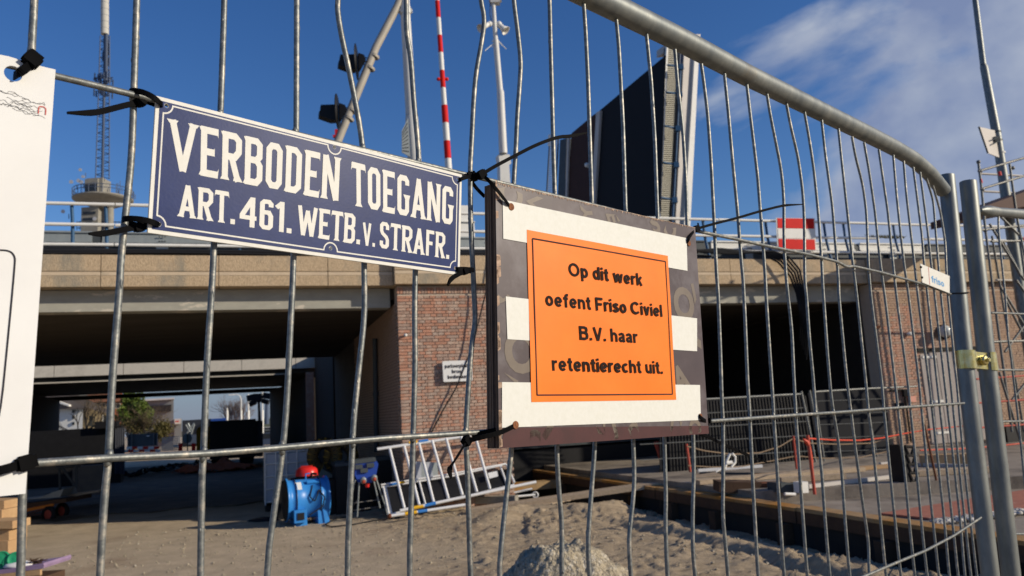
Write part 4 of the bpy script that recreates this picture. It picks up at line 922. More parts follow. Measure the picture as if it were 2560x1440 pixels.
while x < 22:
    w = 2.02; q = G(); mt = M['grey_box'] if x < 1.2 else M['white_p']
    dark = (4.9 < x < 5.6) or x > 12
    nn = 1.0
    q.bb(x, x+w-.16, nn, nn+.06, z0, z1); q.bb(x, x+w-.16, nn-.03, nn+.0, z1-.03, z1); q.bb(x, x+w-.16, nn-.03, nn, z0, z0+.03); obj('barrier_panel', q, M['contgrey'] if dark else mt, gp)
    q = G(); q.bb(x+w-.16, x+w-.02, nn+.02, nn+.10, z0-.02, z1-.02); obj('joint_sleeve', q, M['contgrey'], gp)
    q = G()
    for i in range(3):
        for j in range(2): q.bb(x+.9+i*.045, x+.925+i*.045, nn-.045, nn-.028, z1-.09-j*.085, z1-.075-j*.085)
    obj('slots', q, M['black'], gp, kind='stuff')
    q = G(); q.bb(x+.86, x+1.05, nn-.01, nn+.05, 4.50, z0-.003); obj('bracket', q, M['grey_box'], gp)
    x += w
q = G(); q.bb(-13, 22, 1.08, 1.12, 4.46, z1-.05); obj('kerb_face', q, M['contgrey'], gp)
# black cable bundle lying on the edge
cb = root('cable_bundle', B(-3, .12, 4.5), 'thick bundle of black cables lying along the viaduct edge above the panels', 'cables')
for k in range(6):
    pts = [B(s, .05+.04*(k % 3), 4.545+.035*(k//3)+.012*math.sin(s*1.3+k*2)+(.05 if k == 5 else 0)*math.sin(s*.9)**2) for s in np.arange(-13, 2.4 if k < 5 else 7, .4)]
    q = G(); q.tube(pts, .026, 6); obj('cable', q, M['blackm'], cb)
for k in range(5):
    path = [P(1560+k*9, 628, .04), P(1700, 630-k*1.5, -.03), P(1800+k*6, 622+k*3, -.05), P(1900+8*k, 632-k, -.08-.02*k), P(1945+7*k, 655-3*k, -.12-.03*k), P(1975+6*k, 690-4*k, -.14-.03*k), P(1992+5*k, 735, -.14-.03*k), P(1999+4*k, 775, -.1), P(2002+4*k, 800+12*k, .1), P(1999+4*k, 850+12*k, .5)]
    q = G(); q.tube(smooth_path(path), .024, 6); obj('hanging_cable', q, M['blackm'], cb)
q = G(); q.tube(smooth_path([P(1228,640,-.20), P(1222,700,-.22), P(1205,770,-.16), P(1180,870,-.12), P(1140,970,-.09), P(1105,1030,-.06), P(1076,1086,-.04)]), .013, 6)
obj('hanging_cable', q, M['blackm'], label='single black cable hanging down the brick pier past the parking sign', cat='cable')
# red white red board
rw = root('striped_board', P(1990,626,-.1), 'red white red striped board fixed to the viaduct railing', 'sign')
rq = [P(1939,545,.12), P(2036,546,.12), P(2040,626,.12), P(1943,623,.12)]
for k, (a, b, mt) in enumerate(((0, .34, 'red'), (.34, .66, 'white_p'), (.66, 1, 'red'))):
    q = G(); q.prism([bil(rq, .03, a+.012), bil(rq, .97, a+.012), bil(rq, .97, b-.012), bil(rq, .03, b-.012)], -N*.02); obj('stripe', q, M[mt], rw)
q = G(); q.prism([rq[3], rq[2], rq[1], rq[0]], -N*.012); obj('backing', q, M['white_p'], rw)
# white cabinet
wc = root('white_cabinet', P(1160,606,1.6), 'white equipment cabinet on the viaduct right of the blue sign', 'cabinet')
a = P(1186,604,1.6); s0 = (a-O)@D; zb, zc, ztp = 4.5, P(1186,555,1.6)[2], P(1186,514,1.6)[2]
q = G(); q.bb(s0-.75, s0+.02, 1.6, 2.1, zb, zc-.01); obj('lower_body', q, M['white_p'], wc)
q = G(); q.bb(s0-.72, s0, 1.6, 2.1, zc, ztp); obj('upper_body', q, M['white_p'], wc)
q = G(); q.bb(s0-.75, s0+.03, 1.56, 2.14, zc-.012, zc+.004); obj('rim', q, M['white_p'], wc)

# mast with diagonal arm and signal heads
NM = 5.0
def Pm(x, y): return P(x, y, NM)
ms = root('signal_mast', Pm(1043,640), 'tall white mast with a diagonal arm above the blue sign', 'mast')
q = G(); q.tube([Pm(1010,-60), Pm(1013,26), Pm(1028,290)], [.12, .125, .142], 14); obj('upper_tube', q, M['mast'], ms)
q = G(); q.tube([Pm(1028,290), Pm(1029,296), Pm(1036,400), Pm(1050,600)], [.142, .165, .172, .18], 14); obj('lower_tube', q, M['mast'], ms)
q = G(); q.tube([Pm(1012,18), Pm(1013.5,36)], .145, 14)
for sx in (-1, 1): q.box(Pm(1013+sx*14, 27), (.035, .05, .045))
obj('collar', q, M['mast'], ms)
q = G(); q.tube([Pm(1010,-28), Pm(994,14), Pm(940,118), Pm(850,340), Pm(764,560)], [.10, .10, .10, .098, .095], 12); obj('diagonal_arm', q, M['cream'], ms)
for (x, y) in ((936,141), (925,171), (881,277), (872,297)):
    q = G(); q.tube([Pm(x+1.2,y-2.5), Pm(x-1.2,y+2.5)], .125, 12); q.box(Pm(x+9, y+3), (.03, .04, .03)); obj('clamp', q, M['cream'], ms)
def signal(cx, cy, tip, label):
    c = Pm(cx, cy); sc = .0096*1.0
    r = root('signal_light', c, label, 'signal light', 'signal heads on the mast arm')
    X_ = unit(D*.97-N*.25); k = 19.6/1990*1.15
    q = G(); hx = 20*k
    # housing: two-step box behind the board
    q.prism([c+X_*(6*k)+V((0,0,18*k)), c+X_*(18*k)+V((0,0,13*k)), c+X_*(22*k)+V((0,0,2*k)), c+X_*(10*k)-V((0,0,19*k)), c+X_*(6*k)-V((0,0,19*k))], N*.2); obj('housing', q, M['black'], r)
    q = G(); q.lathe(c+X_*(3*k)+N*.1, [(.02, -.02), (40*k, -.012), (40*k, .0), (.02, .004)], 28, frame(X_)); obj('target_board', q, M['black'], r)
    q = G(); cN = c+N*.1
    q.prism([c-X_*(0)+V((0,0,15*k)), c-X_*(34*k)+V((0,0,15*k)), c-X_*(35*k)+V((0,0,2*k)), c-X_*(38*k)+V((0,0,0)), c-X_*(38*k)-V((0,0,9*k)), c-X_*(12*k)-V((0,0,20*k)), c-V((0,0,20*k))], N*.26); obj('visor', q, M['black'], r)
    for dy in (12, -12):
        q = G(); q.tube([c+X_*(18*k)+N*.1+V((0,0,dy*k)), Pm(*tip)+V((0,0,dy*k))], .012, 6); obj('bracket', q, M['steelb'], r)
    q = G(); q.tube([c+X_*(22*k)+V((math.cos(a)*5*k, 0, math.sin(a)*5*k-8*k)) for a in np.linspace(0, 6.28, 14)[:-1]], .012, 5, closed=True); obj('cable_loop', q, M['black'], r)
signal(890,151,(926,160), 'black signal head with round target board, upper one on the diagonal arm')
signal(842,277,(873,285), 'black signal head with round target board, lower one on the diagonal arm')
q = G(); q.box(Pm(841,332), (.03, .04, .08)); q.box(Pm(838,341), (.05, .04, .03)); obj('red_lamp', q, M['redpl'], label='tiny red lamp on the diagonal arm just above the blue sign', cat='lamp')
mp_ = root('mast_plate', Pm(1010,390), 'grey lettered plate seen edge-on beside the white mast', 'sign')
e4 = [Pm(1000,336)-N*.25, Pm(1016,303)-N*.25, Pm(1021,400)-N*.25, Pm(1000,389)-N*.25]
q = G(); q.prism([e4[3], e4[2], e4[1], e4[0]], N*.02); obj('plate', q, M['grey_box'], mp_)
for k in range(8):
    q = G(); v = .08+k*.11; q.prism([bil(e4, u, v+dv)-N*.006 for u, dv in ((.08, 0), (.86, .03), (.86, .06), (.08, .03))], -N*.004); obj('text_bar', q, M['contgrey'], mp_)
q = G(); q.prism([Pm(1016,300), Pm(1018.5,301), Pm(1023,404), Pm(1020.5,404)], -N*.06); obj('edge', q, M['white_p'], mp_)

# red and white barrier boom, raised
NB = 3.2
bo = root('barrier_boom', P(1135,640,NB), 'red and white striped barrier boom standing raised', 'barrier')
ysb = [-44, 3, 45, 89, 132, 177, 220, 264, 308, 353, 397, 442, 486, 530, 574, 640]
for i in range(len(ysb)-1):
    ya, yb = ysb[i], ysb[i+1]; xa = 1093+ya*.0675; xb = 1093+yb*.0675; wa = .053+.00003*max(0, ya); wb_ = .053+.00003*max(0, yb)
    if ya >= 264: wa += .012; wb_ += .012
    q = G(); q.tube([P(xa, ya, NB), P(xb, yb-.3, NB)], [wa, wb_], 12); obj('red_section' if i % 2 == 1 else 'white_section', q, M['red' if i % 2 == 1 else 'white_p'], bo)
q = G(); q.tube([P(1095,198,NB), P(1118,198,NB)], .035, 8); q.sph(P(1096,198,NB), .045, 8, 6); q.sph(P(1117,198,NB), .045, 8, 6); obj('cross_pin', q, M['red'], bo)

# loudspeaker pole
NSP = 4.2
def Ps(x, y): return P(x, y, NSP)
sp_ = root('loudspeaker_pole', Ps(1272,640), 'white stepped pole with horn loudspeakers and spikes', 'pole')
q = G(); q.tube([Ps(1231,-40), Ps(1233,8), Ps(1239,100)], [.05, .052, .06], 12); obj('top_tube', q, M['mast'], sp_)
q = G(); q.tube([Ps(1239,100), Ps(1250,228)], [.072, .078], 12); obj('middle_tube', q, M['mast'], sp_)
q = G(); q.tube([Ps(1250,226), Ps(1251,230), Ps(1258,384)], [.08, .092, .105], 12); obj('lower_tube', q, M['mast'], sp_)
q = G(); q.prism([Ps(1246,386), Ps(1274,386), Ps(1278,408), Ps(1273,412), Ps(1276,460), Ps(1290,640), Ps(1256,640), Ps(1250,412)], N*.25); obj('base_box', q, M['mast'], sp_)
q = G(); q.box(Ps(1238,-2), (.16, .1, .05)); q.box(Ps(1238,6), (.12, .1, .04)); obj('top_plate', q, M['mast'], sp_)
def horn(a, b, r0, r1):
    q = G(); a, b = V(a), V(b); L_ = np.linalg.norm(b-a); q.lathe(a, [(r0, 0), (r0*1.1, L_*.25), (r1*.6, L_*.6), (r1, L_), (r1*.9, L_*.97), (.02, L_*.5)], 16, frame(b-a)); obj('horn', q, M['white_p'], sp_)
horn(Ps(1222,60), Ps(1198,76)-N*.1, .055, .115); horn(Ps(1247,62), Ps(1262,82)-N*.1, .065, .125)
for x in (1224,1248):
    q = G(); q.sph(Ps(x, 60), (.07, .07, .075), 10, 8); obj('driver', q, M['white_p'], sp_)
q = G(); q.tube([Ps(1218,60), Ps(1255,60)], .02, 6); obj('cross_arm', q, M['contgrey'], sp_)
q = G()
for a, b in (((1238,105),(1212,127)), ((1240,105),(1229,118)), ((1246,103),(1266,123)), ((1244,100),(1256,112)), ((1234,103),(1229,103))): q.tube([Ps(*a), Ps(*b)], .012, 5)
obj('spikes', q, M['white_p'], sp_, kind='stuff')
q = G(); q.tube([Ps(1226,-20), Ps(1225,35), Ps(1230,62)], .012, 5); obj('lead', q, M['steelb'], sp_)

# raised bascule leaf
Rb = V((6.86, 35.0, 0)); Lb = V((2.6, 44.0, 0)); dA = unit(Lb-Rb); nA = V((-dA[1], dA[0], 0)); dB = V((-nA[0], -nA[1], 0)) if nA[0] < 0 else nA
def A_(x, y, o=0): return hit(x, y, Rb+dB*o, nA)
def A2(x, y, o=0): return hit(x, y, Rb+dA*o, dA)
lf = root('bascule_leaf', A_(1650,560), 'raised bascule bridge leaf, dark roadway, slatted walkway and pale side girder', 'bridge')
q = G(); q.prism([A_(1478,640), A_(1648,640), A_(1650,540), A_(1664,138), A_(1497,278), A_(1480,400)], dB*.03); obj('roadway', q, M['blackm'], lf)
q = G(); q.prism([A_(1414,640), A_(1478,640), A_(1482,420), A_(1497,280), A_(1484,287), A_(1429,333), A_(1420,450)], dB*.5); obj('footway', q, M['darkbrown'], lf)
q = G(); q.prism([A_(1470,640,-.15), A_(1478,640,-.15), A_(1500,276,-.15), A_(1490,282,-.15)], dB*.14); obj('kerb_strip', q, M['leafwhite'], lf)
q = G(); q.prism([A_(1408,640,-.1), A_(1412,640,-.1), A_(1422,343,-.1), A_(1418,346,-.1)], dB*.1); obj('kerb_strip', q, M['leafwhite'], lf)
q = G(); q.prism([A_(1388,640), A_(1407,640), A_(1417,345), A_(1400,350)], dB*.5); obj('edge_girder', q, M['contgrey'], lf)
q = G(); q.tube([A_(1466,412,-.2), A_(1471,414,-.2)], .12, 8); obj('lamp', q, M['white_p'], lf)
# right side: walkway with slats, rail, girder
q = G(); q.prism([A2(1643,640), A2(1647,640), A2(1671,114), A2(1667,114)], dA*.12); obj('walkway_edge', q, M['white_p'], lf)
nsl = 96
for k in range(nsl):
    v = k/nsl; y = 118+v*470; xl = 1670-v*21; xr = 1700-v*31
    q = G(); q.prism([A2(xl, y+2.6, .1), A2(xr, y+3.2, .1), A2(xr, y+.6, .1), A2(xl, y, .1)], dA*.10); obj('slat', q, M['slatc'], lf)
q = G(); q.prism([A2(1647,640,.35), A2(1690,640,.35), A2(1712,130,.35), A2(1669,114,.35)], dA*.3); obj('walkway_back', q, M['contgrey'], lf)
q = G(); q.prism([A2(1677,640,-.0), A2(1690,640,-.0), A2(1716,120,-.0), A2(1701,120,-.0)], dA*.05); obj('dark_web', q, M['steelb'], lf)
for y in (162, 230, 315, 406, 494, 575):
    x = 1671-(y-114)*.047; q = G(); q.tube([A2(x, y, -.35), A2(x+33, y+6, -.35)], .055, 6); obj('blue_strut', q, M['blue_post'], lf)
    q = G(); q.box(A2(x+33, y+7, -.4), (.12, .12, .12)); obj('strut_shoe', q, M['blue_post'], lf)
q = G(); q.tube([A2(1702,160,-.4), A2(1677,640,-.4)], .045, 6); obj('walkway_rail', q, M['blue_post'], lf)
q = G(); q.prism([A2(1685,640,-.1), A2(1706,640,-.1), A2(1740,92,-.1), A2(1712,100,-.1)], dA*1.6); obj('side_girder', q, M['leafwhite'], lf)
q = G(); q.prism([A2(1706,640,-.25), A2(1722,640,-.25), A2(1750,85,-.25), A2(1740,88,-.25)], dA*1.9); obj('girder_flange', q, M['white_p'], lf)
q = G(); q.prism([A2(1700,84,-.3), A2(1752,86,-.3), A2(1750,96,-.3), A2(1700,102,-.3)], dA*1.9); obj('girder_cap', q, M['leafwhite'], lf)
# far side walkway of the leaf: pale ladder-like grating
q = G(); q.tube([A_(1375,338), A_(1362,560)], .05, 5); q.tube([A_(1396,345), A_(1384,560)], .05, 5); obj('far_stringer', q, M['steelb'], lf)
q = G()
for k in range(44): v = k/44; y = 340+v*205; q.tube([A_(1375-v*12.5, y), A_(1396-v*12, y+2)], .022, 4)
obj('far_grating', q, M['white_p'], lf, kind='stuff')
q = G(); q.prism([A_(1371,336,-.1), A_(1380,336,-.1), A_(1378,365,-.1), A_(1369,365,-.1)], dB*.1); obj('far_plate', q, M['white_p'], lf)

# ================================================================== TOWER ON THE HORIZON
YT = 220.; kT = YT/1990
def T_(x, y): return Y_(x, y, YT)
tw = root('radio_tower', T_(256,700), 'tall concrete radio tower with a round platform and a dark lattice mast', 'tower')
c0 = T_(258,500)
def tz(y): return T_(258, y)[2]
q = G(); q.tube([T_(262,-70), T_(262,86)], 1.1, 14); obj('antenna_cylinder', q, M['towerc2'], tw)
q = G()
for y in (8, 24, 40, 56, 72): q.tube([T_(262,y-.35), T_(262,y+.35)], 1.12, 12)
obj('cylinder_band', q, M['steelb'], tw, kind='stuff')
q = G()
def leg(x0, x1, dy): return [Y_(x0, 90, YT+dy), Y_(x1, 447, YT+dy)]
for x0, x1 in ((251, 239), (274, 273)):
    for dy in (-1.4, 1.4): q.tube(leg(x0, x1, dy), .16, 5)
obj('mast_leg', q, M['steelb'], tw, kind='stuff')
q = G(); nbr = 34
for k in range(nbr):
    v0, v1 = k/nbr, (k+1)/nbr; y0, y1 = 92+v0*355, 92+v1*355; xa, xb = 251-v0*12, 274-v0*1; xc, xd = 251-v1*12, 274-v1*1
    if k % 2: q.tube([T_(xa, y0), T_(xd, y1)], .09, 4)
    else: q.tube([T_(xb, y0), T_(xc, y1)], .09, 4)
    q.tube([T_(xa, y0), T_(xb, y0)], .06, 4)
obj('mast_bracing', q, M['steelb'], tw, kind='stuff')
q = G(); q.tube([T_(263,84), T_(256,447)], .38, 8); q.tube([T_(266,86), T_(265,210)], .55, 8); obj('feeder_pipe', q, M['steelb'], tw)
q = G()
for k in range(46):
    x = 258+random.uniform(-23, 23); y = random.choice([190, 200, 228, 233])+random.uniform(-6, 6); a = T_(x, y); q.box(a+V((0, random.uniform(-2, 2), 0)), (.15, .15, random.uniform(.3, 1.1)))
for y in (194, 203, 228): q.tube([T_(236,y), T_(283,y)], .14, 4)
for k in range(14):
    x = 262+random.uniform(-10, 12); y = random.uniform(95, 160); q.box(T_(x, y), (.13, .13, random.uniform(.6, 1.6)))
obj('antennas', q, M['steelb'], tw, kind='stuff')
cc = V((c0[0], YT, 0))
q = G(); R72 = 72*kT
q.lathe(cc, [(24*kT, tz(521)), (27*kT, tz(518)), (58*kT, tz(505)), (R72*.99, tz(501)), (R72, tz(499)), (R72*.98, tz(497.5)), (.5, tz(496))], 40); obj('platform', q, M['towerc'], tw)
q = G(); q.wb(T_(236,0)[0], T_(267,0)[0], YT-2.6, YT+2.6, tz(495), tz(452)); q.wb(T_(238,0)[0], T_(276,0)[0], YT-2, YT+2.6, tz(495), tz(449)); obj('cabin', q, M['towerc'], tw)
q = G(); q.wb(T_(237,0)[0], T_(266,0)[0], YT-2.75, YT-2.62, tz(487), tz(466)); obj('window', q, M['glass'], tw)
q = G(); q.wb(T_(228,0)[0], T_(268,0)[0], YT-2.2, YT+2.2, -1, tz(521)); q.tube([T_(275,521), T_(275,720)], 1.0, 12); obj('shaft', q, M['towerc'], tw)
for y in (533, 548):
    q = G(); q.wb(T_(233,0)[0], T_(262,0)[0], YT-2.4, YT-2.22, tz(y+6), tz(y)); obj('shaft_opening', q, M['glass'], tw)
q = G()
for zz, rr_ in ((tz(478), R72*.99), (tz(486), R72*.99)): q.tube([cc+V((math.cos(a)*rr_, math.sin(a)*rr_, zz)) for a in np.linspace(0, 6.283, 41)[:-1]], .1, 4, closed=True)
for k in range(28): a = 6.283*k/28; q.tube([cc+V((math.cos(a)*R72*.99, math.sin(a)*R72*.99, tz(z_))) for z_ in (477, 497)], .09, 4)
for k in range(16): x = random.choice([random.uniform(186, 236), random.uniform(285, 332)]); q.tube([T_(x, 497), T_(x, 497-random.uniform(12, 48))], .1, 4)
for y in (555, 562, 570): q.tube([T_(192,y), T_(330,y)], .12, 4)
for k in range(18): x = 192+138*k/17; q.tube([T_(x, 553), T_(x, 575)], .1, 4)
obj('platform_railing', q, M['steelb'], tw, kind='stuff')
for x, y, r in ((192,462,5), (210,459,5), (217,462,5), (214,432,4), (221,449,4), (338,486,5), (172,535,5), (250,553,5)):
    q = G(); q.lathe(T_(x, y)-V((0, 3, 0)), [(r*kT, 0), (r*kT*.8, .4), (.1, .6)], 16, frame((0, 1, 0))); obj('dish', q, M['dish'], tw)
    q = G(); q.tube([T_(x, y), T_(x, y+12)], .12, 4); obj('dish_post', q, M['steelb'], tw)

# steel pole with a sign panel at the right
NP = -1.6
def Pp(x, y): return P(x, y, NP)
pl = root('steel_pole', Pp(2590,1000), 'tall grey steel pole tapering upwards beside the scaffold', 'pole')
q = G(); q.tube([Pp(2432,-60), Pp(2438,0), Pp(2458,162)], [.055, .058, .062], 14); obj('upper_tube', q, M['galv_tube'], pl)
q = G(); q.tube([Pp(2458,162), Pp(2460,168), Pp(2492,340), Pp(2522,540), Pp(2552,740), Pp(2590,980), Pp(2606,1100)], [.064, .080, .092, .105, .112, .118, .12], 16); obj('lower_tube', q, M['galv_tube'], pl)
for y in (331, 352):
    x = 2460+(y-168)*.186; q = G(); q.tube([Pp(x, y-1.6), Pp(x+.5, y+1.6)], .098, 14); obj('band_clamp', q, M['contgrey'], pl)
q = G(); q.tube([Pp(2500,381), Pp(2501,385)], .104, 14); obj('white_band', q, M['white_p'], pl)
pn = root('sign_panel', Pp(2455,395)-N*.3, 'blank pale sign panel seen from behind, clamped to the steel pole', 'sign')
qd = [Pp(2422,327)-N*.25, Pp(2482,328)-N*.05, Pp(2494,396)-N*.05, Pp(2444,392)-N*.25]
q = G(); q.prism([qd[3], qd[2], qd[1], qd[0]], N*.02); obj('plate', q, M['leafwhite'], pn)
q = G(); q.tube([qd[0], qd[3]], .02, 6); obj('rim', q, M['contgrey'], pn)
q = G(); q.box(Pp(2480,352)-N*.10, (.06, .05, .05)); q.tube([Pp(2482,348)-N*.14, Pp(2462,356)-N*.2], .014, 5); q.tube([Pp(2482,358)-N*.14, Pp(2462,368)-N*.2], .014, 5); obj('bracket', q, M['contgrey'], pn)
# brush on top of the viaduct near the right
q = G()
for k in range(160):
    a = P(random.uniform(2168, 2262), random.uniform(592, 597), 2.2); b = a+V((random.uniform(-.12, .12), 0, random.uniform(.01, .09))); w = V((.02, 0, .004)); q.add([a-w, a+w, b], [(0, 1, 2)])
obj('dry_weeds', q, M['leaf2'], label='low dry weeds on the viaduct kerb behind the railing', cat='weeds', kind='stuff')

# ================================================================== SCAFFOLD
sc_ = root('scaffold_tower', B(12.5, -2.2, .25), 'steel tube scaffold with guard rails and a brown deck at the right edge', 'scaffold')
NSC = -2.6
def Q(x, y, n=NSC): return P(x, y, n)
def sctube(pts, r=.024, name='tube', m='scaff'):
    q = G(); q.tube(pts, r, 7); return obj(name, q, M[m], sc_)
for pts in ([(2446,405),(2455,480),(2462,560),(2482,720),(2530,1080)], [(2524,410),(2532,470),(2545,560),(2566,720),(2600,1080)], [(2640,405),(2670,720),(2720,1080)]):
    sctube([Q(*p) for p in pts], name='standard')
sctube([Q(2480,590,-1.3), Q(2508,760,-1.3), Q(2560,1080,-1.3)], name='standard'); sctube([Q(2580,500,-1.3), Q(2640,1080,-1.3)], name='standard')
for a, b in (((2446,428),(2570,392)), ((2452,473),(2600,428)), ((2445,576),(2640,555)), ((2478,604),(2640,600)), ((2470,855),(2640,850))):
    sctube([Q(*a), Q(*b)], name='ledger')
for a, b in (((2448,434),(2640,444)), ((2453,478),(2640,488)), ((2490,700),(2640,704))):
    sctube([Q(*a, -1.3), Q(*b, -1.3)], name='ledger', m='leafwhite')
for a, b in (((2474,560),(2560,700)), ((2500,540),(2600,640)), ((2508,605),(2552,690)), ((2500,715),(2590,860)), ((2512,745),(2555,830)), ((2540,700),(2640,840)), ((2498,930),(2566,1150)), ((2512,880),(2600,760)), ((2530,1000),(2640,860))):
    sctube([Q(*a), Q(*b)], name='brace')
for x, y in ((2446,405), (2451,428), (2456,474), (2463,576), (2532,420)):
    q = G(); q.sph(Q(x, y), .04, 8, 6); obj('coupler', q, M['scaff'], sc_)
for x, y in ((2453,453), (2500,434), (2558,598)):
    q = G(); q.tube([Q(x-1.5, y-5), Q(x+1, y+5)], .027, 7); obj('red_band', q, M['redpl'], sc_)
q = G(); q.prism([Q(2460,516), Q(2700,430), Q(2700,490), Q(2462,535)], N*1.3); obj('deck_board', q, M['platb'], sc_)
for y in (940, 1000, 1062):
    sctube([Q(2440, y+8), Q(2640, y-6)], .018, 'red_rail', 'redpost')

# ================================================================== THINGS ON THE WALLS
ws = root('parking_sign', P(1143,955,-.05), 'small white wall sign on the brick pier reading parkeerplaats brugbedienaars', 'sign')
sq_ = [P(1106,903,-.10), P(1181,900,-.10), P(1181,952,-.10), P(1109,955,-.10)]
wsW = np.linalg.norm(sq_[1]-sq_[0]); wsH = np.linalg.norm(sq_[0]-sq_[3])
def rrect(w, h, r): return arc(r, r, r, 180, 270, 4)+arc(w-r, r, r, 270, 360, 4)+arc(w-r, h-r, r, 0, 90, 4)+arc(r, h-r, r, 90, 180, 4)
vsx, fsx = curve_fill([rrect(1, 1, .05)]); q = G(); 
rim_ = [bil(sq_, *p) for p in rrect(1, 1, .05)]; q.prism(rim_, N*.05); obj('panel', q, M['salmon'], ws)
q = G()
for t_, u0, u1, v in (('parkeerplaats', .07, .93, .66), ('brug-', .30, .68, .40), ('bedienaars', .15, .90, .14)):
    sans_text(q, t_, bil(sq_, u0, v)-N*.006, bil(sq_, u1, v)-N*.006, V((0, 0, 1)), .068, -N*.0005, .17, .10)
obj('lettering', q, M['ink'], ws)
q = G(); q.tube([P(1016,838,-.02), P(1012,837,-.10)], .02, 8); q.sph(P(1014,838,-.09), .03, 8, 6); obj('pipe_stub', q, M['white_p'], label='small white pipe stub near the left edge of the brick pier', cat='pipe')
q = G(); a = S(937,846,-.08); b = S(939,985,-.08); c = S(941,1130,-.08); q.tube([a, b, c], .05, 10); q.tube([b-V((0, 0, .04)), b+V((0, 0, .04))], .062, 10); obj('downpipe', q, M['contgrey'], label='grey downpipe on the shaded side of the brick pier', cat='pipe')
# globe lamp and small fittings on the right-hand wall
gl = root('globe_lamp', P(2360,845,-.2), 'round globe lamp on a dark backplate above the plank door', 'lamp')
q = G(); q.sph(P(2362,828,-.22), .135, 16, 12); obj('globe', q, M['lampg'], gl)
q = G(); q.lathe(P(2358,830,-.02), [(.17, 0), (.17, -.05), (.12, -.09)], 18, frame(N)); obj('backplate', q, M['black'], gl)
q = G(); q.box(P(2192,818,-.12), (.05, .06, .03)); q.tube([P(2185,815,-.02), P(2200,817,-.16)], .02, 6); obj('wall_fitting', q, M['rust'], label='small rusty fitting left of the globe lamp', cat='fitting')
q = G(); q.sph(P(2274,835,-.08), (.07, .06, .045), 10, 6); obj('wall_sensor', q, M['white_p'], label='small white sensor on the brown brick wall', cat='sensor')
q = G(); q.bb(11.05, 11.22, -.10, -.0, 1.35, 1.47); obj('salmon_box', q, M['pinkbox'], label='small salmon coloured box on the brick beside the plank door', cat='box')
q = G(); q.tube([B(10.6, -.04, 1.62), B(10.95, -.04, 1.62), B(10.98, -.05, 1.55), B(10.98, -.05, .5)], .022, 6); q.box(B(10.98, -.07, 1.55), (.05, .05, .08)); q.box(B(10.8, -.05, 1.3), (.09, .04, .05)); obj('conduit', q, M['darkin'], label='dark conduit running down the brown brick wall', cat='conduit')

# ================================================================== MOUND
q = G(); nu, nv = 190, 80; mc = V((.26, 5.6, 0)); pts = []
for i in range(nu):
    for j in range(nv+1):
        a = 6.28318*i/nu; r = j/nv; x = math.cos(a)*r*1.0; y = math.sin(a)*r*.9
        pr = (1-r)**.92 * (1-.15*math.cos(a-2.2)) ; hh = .86*pr
        pts.append((x, y, hh))
pa = np.array(pts); nz = fbm(pa[:, 0]+9, pa[:, 1]+9, 4, 6, 99); nz2 = fbm(pa[:, 0]+9, pa[:, 1]+9, 22, 3, 55)
rr_ = np.hypot(pa[:, 0], pa[:, 1])
pa[:, 2] = np.minimum(pa[:, 2], .70) + nz*.22*np.clip(1.1-rr_, .1, 1) + nz2*.07 + fbm(pa[:, 0]+3, pa[:, 1]+7, 48, 2, 15)*.035; pa[:, 0] += .05*nz2; pa[:, 1] += .04*nz
pa[:, 0] -= .16*np.clip(pa[:, 2], 0, 1)*1.2
fs_ = [(i*(nv+1)+j, i*(nv+1)+j+1, ((i+1) % nu)*(nv+1)+j+1, ((i+1) % nu)*(nv+1)+j) for i in range(nu) for j in range(nv)]
q.add((pa+mc).tolist(), fs_, True); obj('gravel_mound', q, M['mound'], label='rough grey heap of hardened mortar gravel right behind the fence', cat='mound', kind='stuff')

# ================================================================== TIMBERS BY THE TRENCH
def beam(name, a, b, w, hgt, m, label=None, cat=None, parent=None, face=None, wob=0, group=None):
    a, b = V(a), V(b); d = unit(b-a); u = unit(np.cross(V((0, 0, 1)), d)); q = G(); L_ = np.linalg.norm(b-a)
    q.box((a+b)/2, (L_/2, w/2, hgt/2), (d, u, np.cross(d, u))); return obj(name, q, M[m], parent, label, cat, group)
te = root('trench_edging', B(3.7, -3, 0), 'long stained timber edging beams along the sunken sand', 'timber edging')
cuts = [(4.6, 1.2), (1.19, -2.35), (-2.36, -5.8), (-5.81, -10.6)]
for i, (a, b) in enumerate(cuts):
    beam('beam', B(3.66+.01*i, a, .27), B(3.655+.01*i, b, .27-.004*i), .22, .10, 'timber', parent=te)
    beam('face_board', B(3.56+.01*i, a, .205), B(3.56+.01*i, b, .205), .03, .14, 'timber_dk', parent=te)
    q = G(); q.bb(3.60, 3.64, b, a, -.7, .16); obj('sheet_wall', q, M['darkin'], te)
for n_ in (-8.6, -7.2, -5.6, -4.1, -2.9, -1.6, 0, 1.6): 
    q = G(); q.bb(3.48, 3.60, n_-.08, n_+.08, -.6, .12); obj('stake', q, M['timber_dk'], te)
beam('gangplank', g(1176,1277,.06)+V((-.0, 0, .0)), g(1795,1188,.40), .44, .07, 'plank', 'long weathered gangplank rising from the sand over the pit to the slab', 'plank')
beam('short_plank', g(1180,1290,.03), g(1420,1248,.05), .14, .05, 'plank', 'short brown plank lying under the gangplank on the sand', 'plank')
beam('paving_block', g(1185,1250,.12), g(1292,1247,.12), .22, .12, 'conc', 'pale concrete kerb block beside the ladders', 'kerb block')
q = G(); q.bb(2.2, 6.4, 1.6, 2.0, .05, .20); obj('timber_sill', q, M['timber'], label='dark timber sill across the mouth of the right-hand bay', cat='timber')
q = G(); q.bb(2.15, 8.4, 3.4, 4.4, -.3, .75); a = obj('black_crate', q, M['black'], label='long black crate in the shade of the right-hand bay', cat='crate')
q = G(); q.bb(2.3, 7.4, 3.3, 3.38, .80, .98); obj('black_bench', q, M['contgrey'], label='dark grey steel rail stacked on the black crate', cat='rail')
